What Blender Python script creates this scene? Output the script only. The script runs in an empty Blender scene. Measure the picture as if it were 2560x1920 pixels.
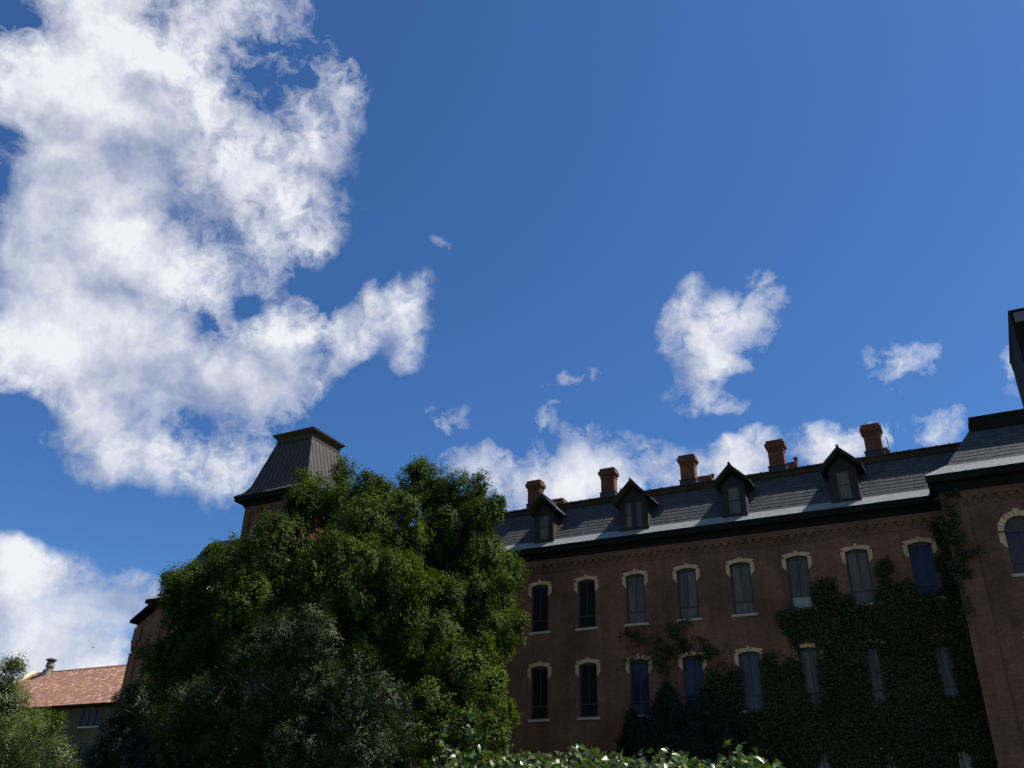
import bpy, math, random
import numpy as np
from mathutils import Vector, Matrix, Euler

S = bpy.context.scene
COL = S.collection
rnd = random.Random(7)
nrg = np.random.default_rng(11)
R = math.radians

# ------------------------------------------------------------------ camera
cam_data = bpy.data.cameras.new('camera')
cam = bpy.data.objects.new('camera', cam_data)
COL.objects.link(cam)
right = Vector((0.888761, 0.457894, 0.020898))
up = Vector((0.196305, -0.421431, 0.885359))
fwd = Vector((-0.414208, 0.78277, 0.464438))
M = Matrix.Identity(4)
for i in range(3):
    M[i][0], M[i][1], M[i][2] = right[i], up[i], -fwd[i]
M[0][3], M[1][3], M[2][3] = 0, 0, 1.6
cam.matrix_world = M
cam_data.sensor_width = 36
cam_data.lens = 2194.14 / 2560 * 36
cam_data.clip_start = 0.05
cam_data.clip_end = 6000
S.camera = cam

# ------------------------------------------------------------------ sun, sky, exposure
SUN_EL, SUN_AZ = 58.0, 31.0          # degrees; azimuth from +X towards +Y
sd = bpy.data.lights.new('sun', 'SUN')
sd.energy = 5.0
SKY_STRENGTH, CLOUD_STRENGTH = 0.050, 0.53
sd.angle = R(0.53)
sd.color = (1.0, 0.95, 0.86)
sun = bpy.data.objects.new('sun', sd)
COL.objects.link(sun)
ldir = Vector((math.cos(R(SUN_EL)) * math.cos(R(SUN_AZ)), math.cos(R(SUN_EL)) * math.sin(R(SUN_AZ)), math.sin(R(SUN_EL))))
sun.rotation_euler = ldir.to_track_quat('Z', 'Y').to_euler()
sun.location = (40, 40, 80)

S.view_settings.view_transform = 'Standard'
S.view_settings.look = 'None'
S.view_settings.exposure = 0.90
S.view_settings.gamma = 1.0
S.view_settings.use_curve_mapping = False
S.render.engine = 'CYCLES'
S.cycles.use_denoising = True
S.cycles.max_bounces = 6
S.cycles.diffuse_bounces = 3
S.cycles.glossy_bounces = 3
S.cycles.transmission_bounces = 4
S.cycles.sample_clamp_indirect = 6

# clouds: (azimuth from +Y towards +X, elevation, half width, half height, tilt, weight), degrees
CLOUDS = [(-61.5, 42.1, 7.1, 6.1, 25, 1), (-57.9, 36.2, 6.9, 5.6, 20, 1), (-55.2, 29.8, 7.6, 5.2, 16, 1), (-62.0, 32.2, 3.9, 5.1, 21, 0.65),
 (-53.5, 25.3, 7.9, 3.6, 13, 1), (-60.7, 26.2, 4.1, 2.9, 17, 0.8), (-52.5, 46.9, 3.4, 2.3, 20, 0.8), (-45.8, 42.0, 3.4, 4.3, 33, 0.44),
 (-43.0, 36.8, 2.6, 2.2, 10, 0.55), (-46.8, 38.1, 3.1, 3.6, 13, 0.38), (-39.4, 31.4, 2.4, 1.8, 27, 0.72), (-43.4, 28.9, 4.2, 3.0, 29, 0.85),
 (-45.9, 25.4, 4.4, 2.3, 9, 0.8), (-49.5, 22.3, 7.8, 2.9, 10, 0.55), (-47.1, 20.2, 3.6, 1.9, 19, 0.55), (-54.8, 20.9, 3.8, 2.1, 12, 0.5),
 (-46.6, 47.2, 3.0, 3.4, 15, 0.52), (-46.2, 34.4, 3.2, 2.4, 10, 0.42), (-63.5, 47.0, 4.0, 3.5, 20, 0.8), (-43.3, 45.0, 1.8, 2.4, 13, 0.36), (-50.5, 45.1, 1.4, 1.1, 18, -0.18), (-48.4, 43.0, 1.0, 1.8, 16, -0.12),
 (-65.0, 35.7, 1.3, 1.1, 25, -0.6), (-63.5, 30.0, 3.0, 3.0, 20, 0.5), (-46.9, 30.3, 1.1, 1.5, 11, -0.4), (-59.8, 21.7, 3.3, 1.2, 14, -0.6), (-42.9, 32.6, 2.6, 0.8, 0, -0.2),
 (-57.9, 23.8, 1.3, 0.9, 15, -0.2), (-50.0, 25.0, 3.0, 2.0, 10, 0.3), (-39.4, 28.2, 1.3, 1.4, 7, -0.2), (-32.3, 25.8, 2.2, 1.4, -22, 0.95), (-35.6, 33.0, 1.4, 2.2, 5, 0.30),
 (-35.6, 30.0, 1.4, 2.2, 5, 0.30), (-34.5, 36.0, 1.0, 0.6, -25, 0.6), (-11.1, 30.3, 2.6, 3.5, -33, 0.6), (-9.7, 32.3, 1.4, 2.1, -19, 0.5),
 (-15.6, 31.5, 1.0, 3.0, -30, 0.6), (-14.7, 28.3, 2.1, 2.4, 15, 0.5), (-14.4, 25.9, 2.5, 1.2, 6, 0.5), (-11.6, 25.8, 1.5, 1.5, -6, 0.4),
 (-11.6, 27.0, 1.5, 1.1, -6, -0.55), (-12.4, 29.0, 2.9, 3.4, -20, 0.42), (-14.0, 24.1, 3.4, 0.5, 0, -0.3), (-23.2, 23.0, 3.3, 2.9, 0, 0.95), (-19.9, 21.7, 5.8, 2.2, -2, 0.85), (-12.0, 22.6, 2.9, 1.5, -5, 0.7),
 (-15.6, 20.9, 2.8, 1.2, -3, 0.4), (-27.2, 20.7, 2.1, 1.8, 1, 0.7), (-24.4, 25.4, 0.9, 1.5, 20, 0.6), (-31.3, 22.0, 2.9, 1.9, 3, 1.15),
 (-1.5, 26.7, 2.4, 2.0, 16, 0.85), (1.3, 27.3, 1.3, 1.0, -13, 0.85), (-0.2, 23.4, 2.1, 1.4, 22, 0.8), (5.4, 25.3, 1.8, 1.9, -14, 1.1),
 (-5.9, 22.2, 2.3, 1.4, 3, 0.75), (-3.3, 22.6, 1.2, 1.4, -8, 0.45), (-55.2, 11.1, 5.2, 3.3, 7, 1), (-57.9, 13.4, 1.5, 1.4, 9, 0.9),
 (-51.2, 11.3, 2.8, 2.2, 6, 0.85), (-55.5, 7.4, 6.5, 2.8, 5, 1), (-23.3, 28.0, 2.3, 0.8, 4, 0.55)]

world = bpy.data.worlds.new('World')
S.world = world
world.use_nodes = True
world.cycles.sampling_method = 'MANUAL'
world.cycles.sample_map_resolution = 256
wt = world.node_tree
wt.nodes.clear()


class NT:
    """tiny node-building helper"""
    def __init__(self, tree):
        self.t = tree

    def n(self, typ, **kw):
        nd = self.t.nodes.new(typ)
        for k, v in kw.items():
            if k == 'inp':
                for kk, vv in v.items():
                    if isinstance(vv, bpy.types.NodeSocket):
                        self.t.links.new(vv, nd.inputs[kk])
                    else:
                        nd.inputs[kk].default_value = vv
            else:
                setattr(nd, k, v)
        return nd

    def math(self, op, a, b=0.0, c=0.0, clamp=False):
        return self.n('ShaderNodeMath', operation=op, use_clamp=clamp, inp={0: a, 1: b, 2: c}).outputs[0]

    def noise(self, vec, scale, detail=4.0, rough=0.5, lac=2.0, dist=0.0, out=0):
        return self.n('ShaderNodeTexNoise', inp={'Vector': vec, 'Scale': scale, 'Detail': detail, 'Roughness': rough, 'Lacunarity': lac, 'Distortion': dist}).outputs[out]

    def rng(self, v, a, b, c=0.0, d=1.0, smooth=False):
        nd = self.n('ShaderNodeMapRange', interpolation_type='SMOOTHSTEP' if smooth else 'LINEAR', inp={'Value': v, 'From Min': a, 'From Max': b, 'To Min': c, 'To Max': d})
        return nd.outputs[0]

    def mix(self, fac, a, b, blend='MIX'):
        nd = self.n('ShaderNodeMix', data_type='RGBA', blend_type=blend)
        for s, v in ((nd.inputs[0], fac), (nd.inputs[6], a), (nd.inputs[7], b)):
            if isinstance(v, bpy.types.NodeSocket):
                self.t.links.new(v, s)
            elif s.type == 'RGBA' and len(v) == 3:
                s.default_value = (*v, 1)
            else:
                s.default_value = v
        return nd.outputs[2]

    def vmath(self, op, a, b=None, s=None):
        nd = self.n('ShaderNodeVectorMath', operation=op)
        for i, v in ((0, a), (1, b)):
            if v is None:
                continue
            if isinstance(v, bpy.types.NodeSocket):
                self.t.links.new(v, nd.inputs[i])
            else:
                nd.inputs[i].default_value = v
        if s is not None:
            nd.inputs['Scale'].default_value = s
        return nd.outputs['Value'] if op in ('LENGTH', 'DOT_PRODUCT', 'DISTANCE') else nd.outputs['Vector']


W = NT(wt)
direc = W.n('ShaderNodeTexCoord').outputs['Generated']
skytex = W.n('ShaderNodeTexSky', sky_type='NISHITA', sun_disc=False, sun_elevation=R(SUN_EL), sun_rotation=R(90 - SUN_AZ), altitude=260.0, air_density=1.0, dust_density=0.6, ozone_density=3.0)
skycol = W.mix(1.0, skytex.outputs[0], (0.50, 0.86, 1.27, 1), 'MULTIPLY')
warp = W.vmath('SCALE', W.vmath('SUBTRACT', W.noise(direc, 9.0, 5, 0.55, out=1), (0.5, 0.5, 0.5)), s=0.085)
dw = W.vmath('ADD', direc, warp)
acc = None
for az, el, rx, ry, tilt, wgt in CLOUDS:
    a, e = R(az), R(el)
    c = Vector((math.sin(a) * math.cos(e), math.cos(a) * math.cos(e), math.sin(e)))
    h = Vector((c.y, -c.x, 0)).normalized()
    v = h.cross(c) * -1
    v = c.cross(h) * -1 if (c.cross(h)).z < 0 else c.cross(h)
    h2 = h * math.cos(R(tilt)) + v * math.sin(R(tilt))
    v2 = c.cross(h2)
    if v2.z < 0:
        v2 = -v2
    h2 = v2.cross(c)
    m3 = Matrix(((h2.x, v2.x, c.x), (h2.y, v2.y, c.y), (h2.z, v2.z, c.z)))
    mp = W.n('ShaderNodeMapping', vector_type='TEXTURE', inp={'Vector': dw, 'Location': c, 'Rotation': m3.to_euler(), 'Scale': (R(rx), R(ry), 1.0)})
    ln = W.vmath('LENGTH', mp.outputs[0])
    b = W.rng(ln, 1.48, -0.1, 0.0, 1.0, True)
    acc = W.math('MULTIPLY_ADD', b, wgt, acc if acc is not None else 0.0)
acc = W.math('MINIMUM', acc, 1.2)
# the rest of the sky carries scattered clouds of the same kind
cosv = W.vmath('DOT_PRODUCT', direc, tuple(fwd))
outside = W.rng(cosv, 0.80, 0.62, 0.0, 1.0, True)
gen = W.rng(W.noise(direc, 3.1, 3, 0.5), 0.50, 0.68, 0.0, 1.0, True)
acc = W.math('MULTIPLY_ADD', W.math('MULTIPLY', gen, outside), 0.9, acc)
# billows: broken up by fine noise, drawn out into threads at the edges
w2 = W.vmath('SCALE', W.vmath('SUBTRACT', W.noise(direc, 26.0, 4, 0.6, out=1), (0.5, 0.5, 0.5)), s=0.045)
d2 = W.vmath('ADD', direc, w2)
fb = W.math('SUBTRACT', W.noise(d2, 8.5, 13, 0.57, 2.15), 0.5)
rid = W.math('ABSOLUTE', W.math('SUBTRACT', W.noise(d2, 24.0, 8, 0.62, 2.0), 0.5))
rid = W.math('SUBTRACT', 0.12, rid)
edge = W.math('MULTIPLY', W.rng(acc, 0.05, 0.35, 0.0, 1.0, True), W.rng(acc, 1.10, 0.55, 0.12, 1.0, True))
x = W.math('MULTIPLY_ADD', fb, W.math('MULTIPLY', W.rng(acc, 0.0, 0.45, 1.0, 5.2), W.rng(acc, 0.75, 1.2, 1.0, 0.40)), acc)
x = W.math('MULTIPLY_ADD', W.math('MULTIPLY', rid, edge), 2.7, x)
dens = W.rng(x, 0.26, 1.36, 0.0, 1.0, False)
# sunlit sides and grey bases: compare the cloud's thickness with that a little nearer the sun
sunward = (ldir - fwd * ldir.dot(fwd)).normalized() * 0.030
fb_s = W.math('SUBTRACT', W.noise(W.vmath('ADD', dw, tuple(sunward)), 8.5, 5, 0.55, 2.15), 0.5)
fb_0 = W.math('SUBTRACT', W.noise(dw, 8.5, 5, 0.55, 2.15), 0.5)
relief = W.math('MULTIPLY', W.math('SUBTRACT', fb_0, fb_s), 3.2)
soft = W.rng(W.noise(dw, 4.6, 3, 0.5), 0.36, 0.60, 0.0, 1.0, True)
shade = W.math('ADD', W.math('MULTIPLY_ADD', soft, 0.50, 0.36), relief, clamp=True)
ccol = W.mix(shade, (0.45, 0.49, 0.63), (0.90, 0.915, 0.96))
cloud_bg = W.n('ShaderNodeBackground', inp={'Color': ccol, 'Strength': CLOUD_STRENGTH})
sky_bg = W.n('ShaderNodeBackground', inp={'Color': skycol, 'Strength': SKY_STRENGTH})
mixw = W.n('ShaderNodeMixShader', inp={0: W.math('MULTIPLY', dens, 0.97), 1: sky_bg.outputs[0], 2: cloud_bg.outputs[0]})
W.n('ShaderNodeOutputWorld', inp={0: mixw.outputs[0]})


# ------------------------------------------------------------------ materials
def material(name, base=(0.5, 0.5, 0.5), rough=0.8, spec=0.3, build=None, **extra):
    m = bpy.data.materials.new(name)
    m.use_nodes = True
    t = NT(m.node_tree)
    bs = m.node_tree.nodes['Principled BSDF']
    bs.inputs['Base Color'].default_value = (*base, 1)
    bs.inputs['Roughness'].default_value = rough
    bs.inputs['Specular IOR Level'].default_value = spec
    for k, v in extra.items():
        bs.inputs[k].default_value = v
    if build:
        build(t, bs, m)
    return m


def b_brick(c1, c2, mortar, stain=0.35):
    def f(t, bs, m):
        pos = t.n('ShaderNodeNewGeometry').outputs['Position']
        sep = t.n('ShaderNodeSeparateXYZ', inp={0: pos})
        u = t.math('ADD', sep.outputs[0], sep.outputs[1])
        vec = t.n('ShaderNodeCombineXYZ', inp={0: u, 1: sep.outputs[2], 2: 0.0}).outputs[0]
        br = t.n('ShaderNodeTexBrick', inp={'Vector': vec, 'Color1': (*c1, 1), 'Color2': (*c2, 1), 'Mortar': (*mortar, 1), 'Scale': 1.0, 'Mortar Size': 0.006, 'Mortar Smooth': 0.2, 'Bias': 0.0, 'Brick Width': 0.222, 'Row Height': 0.075})
        n1 = t.rng(t.noise(pos, 0.35, 5, 0.6), 0.35, 0.7, 1 - stain, 1 + stain * 0.6)
        n2 = t.rng(t.noise(vec, 5.0, 2, 0.6), 0.3, 0.7, 0.90, 1.08)
        n3 = t.rng(t.noise(t.vmath('MULTIPLY', pos, (1.8, 1.8, 0.12)), 1.0, 6, 0.65), 0.35, 0.65, 0.80, 1.10)
        k = t.math('MULTIPLY', t.math('MULTIPLY', n1, n2), n3)
        col = t.mix(1.0, br.outputs[0], t.n('ShaderNodeCombineColor', inp={0: k, 1: k, 2: k}).outputs[0], 'MULTIPLY')
        # pale lime streaks
        st = t.rng(t.noise(t.vmath('MULTIPLY', pos, (1.6, 1.6, 0.5)), 1.2, 6, 0.65), 0.60, 0.80, 0.0, 0.35)
        col = t.mix(st, col, (0.26, 0.17, 0.12))
        t.t.links.new(col, bs.inputs['Base Color'])
        bp = t.n('ShaderNodeBump', inp={'Strength': 0.5, 'Distance': 0.01, 'Height': t.math('SUBTRACT', 1.0, br.outputs[1])})
        t.t.links.new(bp.outputs[0], bs.inputs['Normal'])
    return f


def b_var(c1, c2, scale=3.0, vary=0.25, bump=0.0, objrand=0.0):
    def f(t, bs, m):
        pos = t.n('ShaderNodeNewGeometry').outputs['Position']
        nz = t.noise(pos, scale, 5, 0.6)
        fac = t.rng(nz, 0.3, 0.7)
        if objrand:
            oi = t.n('ShaderNodeObjectInfo').outputs['Random']
            ri = t.n('ShaderNodeNewGeometry').outputs['Random Per Island']
            rr = t.math('FRACT', t.math('ADD', oi, ri))
            fac = t.math('ADD', t.math('MULTIPLY', fac, 1 - objrand), t.math('MULTIPLY', rr, objrand))
        col = t.mix(fac, c1, c2)
        t.t.links.new(col, bs.inputs['Base Color'])
        if bump:
            bp = t.n('ShaderNodeBump', inp={'Strength': bump, 'Distance': 0.02, 'Height': t.noise(pos, scale * 8, 4, 0.6)})
            t.t.links.new(bp.outputs[0], bs.inputs['Normal'])
    return f


M_BRICK = material('red_brick', rough=0.9, spec=0.2, build=b_brick((0.275, 0.102, 0.064), (0.210, 0.080, 0.051), (0.140, 0.084, 0.062)))
M_CREAM = material('cream_brick', rough=0.9, spec=0.2, build=b_var((0.52, 0.30, 0.165), (0.74, 0.455, 0.26), 4.0, objrand=0.6, bump=0.2))
M_MORTAR = material('mortar', (0.22, 0.17, 0.12), 0.95, 0.1)
M_STONE = material('sill_stone', rough=0.85, spec=0.2, build=b_var((0.38, 0.29, 0.21), (0.50, 0.39, 0.29), 3.0, bump=0.2))
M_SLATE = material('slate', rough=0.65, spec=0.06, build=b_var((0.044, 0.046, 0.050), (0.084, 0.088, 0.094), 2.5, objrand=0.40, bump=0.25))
M_FLARE = material('sun_sheen_slate', rough=0.45, spec=0.5, build=b_var((0.20, 0.205, 0.21), (0.29, 0.295, 0.30), 2.0, objrand=0.5, bump=0.15))  # slate with the sunlit sheen of the flared eaves put into its colour
M_DECK = material('roof_felt', (0.035, 0.036, 0.04), 0.8, 0.3)
M_TRIM = material('dark_painted_wood', rough=0.75, spec=0.05, build=b_var((0.011, 0.010, 0.010), (0.020, 0.017, 0.016), 2.0))
M_BROWN = material('brown_painted_wood', rough=0.7, spec=0.3, build=b_var((0.021, 0.013, 0.010), (0.036, 0.022, 0.016), 3.0))
M_CORN = material('rusty_metal_cornice', rough=0.75, spec=0.3, build=b_var((0.024, 0.017, 0.015), (0.065, 0.033, 0.022), 1.5))
M_FLASH = material('lead_flashing', (0.30, 0.31, 0.32), 0.5, 0.5)
M_BASE = material('black_flashing', (0.025, 0.024, 0.024), 0.6, 0.4)
M_BRONZE = material('bronze_seam_metal', rough=0.5, spec=0.25, build=b_var((0.028, 0.023, 0.020), (0.047, 0.040, 0.035), 1.2))
M_ROD = material('iron_rod', (0.08, 0.08, 0.085), 0.6, 0.4)
M_CHIM = material('chimney_brick', rough=0.9, spec=0.2, build=b_brick((0.19, 0.062, 0.034), (0.125, 0.042, 0.025), (0.14, 0.085, 0.055), 0.3))
M_FRAME = material('window_frame_paint', rough=0.6, spec=0.35, build=b_var((0.035, 0.030, 0.030), (0.06, 0.052, 0.05), 4.0))


def glass(name, base, spec=0.5, rough=0.06):
    def f(t, bs, m):
        pos = t.n('ShaderNodeNewGeometry').outputs['Position']
        bp = t.n('ShaderNodeBump', inp={'Strength': 0.06, 'Distance': 0.05, 'Height': t.noise(pos, 1.5, 2, 0.5)})
        t.t.links.new(bp.outputs[0], bs.inputs['Normal'])
        oi = t.rng(t.n('ShaderNodeObjectInfo').outputs['Random'], 0, 1, 0.72, 1.2)
        k = t.math('MULTIPLY', oi, t.rng(t.noise(t.vmath('MULTIPLY', pos, (5.0, 5.0, 0.5)), 1.6, 4, 0.6), 0.3, 0.7, 0.70, 1.25))  # vertical curtain-fold shading put into the pane colour
        col = t.mix(1.0, (*base, 1), t.n('ShaderNodeCombineColor', inp={0: k, 1: k, 2: k}).outputs[0], 'MULTIPLY')
        t.t.links.new(col, bs.inputs['Base Color'])
    return material(name, base, rough, spec, f)


M_GLASS = {'dark': glass('dark_glass', (0.018, 0.017, 0.020), 0.16), 'grey': glass('grey_blind_behind_glass', (0.120, 0.095, 0.085), 0.14),
           'pale': glass('pale_blind_behind_glass', (0.33, 0.29, 0.26), 0.14), 'blue': glass('painted_sky_glass', (0.026, 0.027, 0.058), 0.2),  # blue panes: reflected sky put into the base colour
           'violet': glass('violet_glass', (0.085, 0.068, 0.085), 0.16)}  # violet panes: only a faint violet base colour


def b_leaf(c1, c2, c3, transl=0.4):
    def f(t, bs, m):
        ri = t.n('ShaderNodeAttribute', attribute_type='GEOMETRY', attribute_name='tint').outputs['Fac']
        oi = t.n('ShaderNodeObjectInfo').outputs['Random']
        fac = t.math('FRACT', t.math('MULTIPLY_ADD', oi, 0.999, ri))
        cr = t.n('ShaderNodeValToRGB')
        cr.color_ramp.elements[0].color = (*c1, 1)
        cr.color_ramp.elements[1].color = (*c3, 1)
        e = cr.color_ramp.elements.new(0.5)
        e.color = (*c2, 1)
        t.t.links.new(fac, cr.inputs[0])
        t.t.links.new(cr.outputs[0], bs.inputs['Base Color'])
        tr = t.n('ShaderNodeBsdfTranslucent')
        t.t.links.new(t.mix(1.0, cr.outputs[0], (1.5, 1.5, 0.55), 'MULTIPLY'), tr.inputs[0])
        mx = t.n('ShaderNodeMixShader', inp={0: transl, 1: bs.outputs[0], 2: tr.outputs[0]})
        out = [n for n in t.t.nodes if n.type == 'OUTPUT_MATERIAL'][0]
        t.t.links.new(mx.outputs[0], out.inputs[0])
    return f


M_LEAF_A = material('linden_leaf', rough=0.65, spec=0.06, build=b_leaf((0.022, 0.042, 0.007), (0.041, 0.069, 0.011), (0.078, 0.110, 0.017), 0.30))
M_LEAF_C = material('ash_leaf', rough=0.45, spec=0.13, build=b_leaf((0.009, 0.020, 0.006), (0.016, 0.032, 0.009), (0.028, 0.047, 0.013), 0.16))
M_LEAF_F = material('maple_leaf', rough=0.5, spec=0.3, build=b_leaf((0.009, 0.017, 0.005), (0.014, 0.025, 0.006), (0.022, 0.034, 0.008), 0.18))
M_LEAF_D = material('locust_leaf', rough=0.5, spec=0.4, build=b_leaf((0.038, 0.062, 0.013), (0.062, 0.086, 0.018), (0.092, 0.115, 0.028), 0.36))
M_IVY = material('ivy_leaf', rough=0.5, spec=0.35, build=b_leaf((0.022, 0.027, 0.006), (0.037, 0.041, 0.008), (0.064, 0.062, 0.012), 0.2))
M_YEW = material('yew_needle', rough=0.6, spec=0.25, build=b_leaf((0.008, 0.015, 0.006), (0.012, 0.020, 0.007), (0.018, 0.028, 0.009), 0.15))
M_LILAC = material('lilac_leaf', rough=0.32, spec=0.5, build=b_leaf((0.022, 0.047, 0.008), (0.040, 0.071, 0.012), (0.072, 0.104, 0.023), 0.2))
M_BARK = material('bark', rough=0.95, spec=0.1, build=b_var((0.06, 0.045, 0.035), (0.12, 0.095, 0.075), 6.0, bump=0.6))
M_TWIG = material('twig_bark', (0.10, 0.075, 0.055), 0.9, 0.1)


# ------------------------------------------------------------------ mesh helpers
class MB:
    def __init__(self):
        self.v, self.f = [], []

    def face(self, *pts):
        n = len(self.v)
        self.v += [tuple(p) for p in pts]
        self.f.append(tuple(range(n, n + len(pts))))

    def box(self, x0, x1, y0, y1, z0, z1):
        n = len(self.v)
        self.v += [(x, y, z) for z in (z0, z1) for y in (y0, y1) for x in (x0, x1)]
        for q in ((0, 2, 3, 1), (4, 5, 7, 6), (0, 1, 5, 4), (1, 3, 7, 5), (3, 2, 6, 7), (2, 0, 4, 6)):
            self.f.append(tuple(n + i for i in q))

    def hexa(self, p):
        """eight corners: bottom ring 0-3, top ring 4-7"""
        n = len(self.v)
        self.v += [tuple(q) for q in p]
        for q in ((3, 2, 1, 0), (4, 5, 6, 7), (0, 1, 5, 4), (1, 2, 6, 5), (2, 3, 7, 6), (3, 0, 4, 7)):
            self.f.append(tuple(n + i for i in q))

    def prism(self, poly, axis, a, b):
        """extrude a polygon (2-D points) along axis ('x': points are (y,z); 'y': points are (x,z)) from a to b"""
        n, k = len(self.v), len(poly)
        for t in (a, b):
            for p, q in poly:
                self.v.append((t, p, q) if axis == 'x' else (p, t, q) if axis == 'y' else (p, q, t))
        self.f.append(tuple(n + i for i in range(k))[::-1])
        self.f.append(tuple(n + k + i for i in range(k)))
        for i in range(k):
            j = (i + 1) % k
            self.f.append((n + i, n + j, n + k + j, n + k + i))

    def tube(self, pts, radii, seg=7, cap=True):
        n0 = len(self.v)
        pts = [Vector(p) for p in pts]
        for i, p in enumerate(pts):
            d = (pts[min(i + 1, len(pts) - 1)] - pts[max(i - 1, 0)]).normalized()
            a = d.orthogonal().normalized()
            if i and abs(d.z) < 0.99:
                a = d.cross(Vector((0, 0, 1))).normalized()
            b = d.cross(a)
            for k in range(seg):
                t = 2 * math.pi * k / seg
                self.v.append(tuple(p + (a * math.cos(t) + b * math.sin(t)) * radii[i]))
        for i in range(len(pts) - 1):
            for k in range(seg):
                j = (k + 1) % seg
                self.f.append((n0 + i * seg + k, n0 + i * seg + j, n0 + (i + 1) * seg + j, n0 + (i + 1) * seg + k))
        if cap:
            self.f.append(tuple(n0 + k for k in range(seg))[::-1])
            self.f.append(tuple(n0 + (len(pts) - 1) * seg + k for k in range(seg)))

    def lathe(self, prof, cx, cy, seg=20):
        n0 = len(self.v)
        for r, z in prof:
            for k in range(seg):
                t = 2 * math.pi * k / seg
                self.v.append((cx + r * math.cos(t), cy + r * math.sin(t), z))
        for i in range(len(prof) - 1):
            for k in range(seg):
                j = (k + 1) % seg
                self.f.append((n0 + i * seg + k, n0 + i * seg + j, n0 + (i + 1) * seg + j, n0 + (i + 1) * seg + k))
        self.f.append(tuple(n0 + k for k in range(seg))[::-1])
        self.f.append(tuple(n0 + (len(prof) - 1) * seg + k for k in range(seg)))

    def mesh(self, name, mat):
        me = bpy.data.meshes.new(name)
        me.from_pydata(self.v, [], self.f)
        me.materials.append(mat)
        return me


def np_mesh(name, verts, faces, mat, tint=None):
    """verts (N,3), faces (M,k) arrays -> mesh"""
    me = bpy.data.meshes.new(name)
    verts = np.asarray(verts, np.float32)
    faces = np.asarray(faces, np.int32)
    me.vertices.add(len(verts))
    me.vertices.foreach_set('co', verts.ravel())
    me.loops.add(faces.size)
    me.loops.foreach_set('vertex_index', faces.ravel())
    me.polygons.add(len(faces))
    k = faces.shape[1]
    me.polygons.foreach_set('loop_start', np.arange(len(faces), dtype=np.int32) * k)
    me.update(calc_edges=True)
    if tint is not None:
        at = me.attributes.new('tint', 'FLOAT', 'FACE')
        at.data.foreach_set('value', np.asarray(tint, np.float32))
    me.materials.append(mat)
    return me


def put(name, data, parent=None, loc=None, rot=None):
    o = bpy.data.objects.new(name, data)
    COL.objects.link(o)
    if parent is not None:
        o.parent = parent
        if parent.parent is None and parent.get('category'):
            base = Vector(parent.location)
        else:
            base = Vector((0, 0, 0))
    else:
        base = Vector((0, 0, 0))
    o.location = (Vector(loc) if loc is not None else Vector((0, 0, 0))) - base
    if rot is not None:
        o.rotation_euler = rot
    return o


def thing(name, label, cat, loc=(0, 0, 0), group=None):
    o = bpy.data.objects.new(name, None)
    COL.objects.link(o)
    o.location = loc
    o.empty_display_size = 0.5
    o['label'] = label
    o['category'] = cat
    o['kind'] = 'thing'
    if group:
        o['group'] = group
    return o


# ------------------------------------------------------------------ ground
g = MB()
N = 40
for i in range(N):
    for j in range(N):
        def gp(a):
            s = (a / N - 0.5) * 2
            return math.copysign(abs(s) ** 2.2, s) * 2500
        g.face((gp(i), gp(j), 0), (gp(i + 1), gp(j), 0), (gp(i + 1), gp(j + 1), 0), (gp(i), gp(j + 1), 0))
M_LAWN = material('lawn', rough=0.95, spec=0.1, build=b_var((0.035, 0.06, 0.018), (0.07, 0.10, 0.03), 0.8, bump=0.5))
go = put('ground', g.mesh('ground', M_LAWN))
go['kind'] = 'structure'

# ------------------------------------------------------------------ the brick hall
hall = thing('brick_hall', 'long red brick hall with dark slate mansard roof, dormers, row of brick chimneys and tower', 'building', (-18, 44, 0))
FY = 44.0                       # facade plane
X0, SP = -21.2062, 2.80764      # first window axis and spacing


def arch_pts(xc, w, z, rise, n=10):
    """points of a circular segment from left spring to right spring"""
    r = (w * w / 4 + rise * rise) / (2 * rise)
    zc = z + rise - r
    a0 = math.asin(min(1, w / 2 / r))
    if rise > w / 2 - 1e-6:
        a0 = math.pi / 2
    return [(xc + r * math.sin(-a0 + 2 * a0 * i / n), zc + r * math.cos(-a0 + 2 * a0 * i / n)) for i in range(n + 1)]


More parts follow.
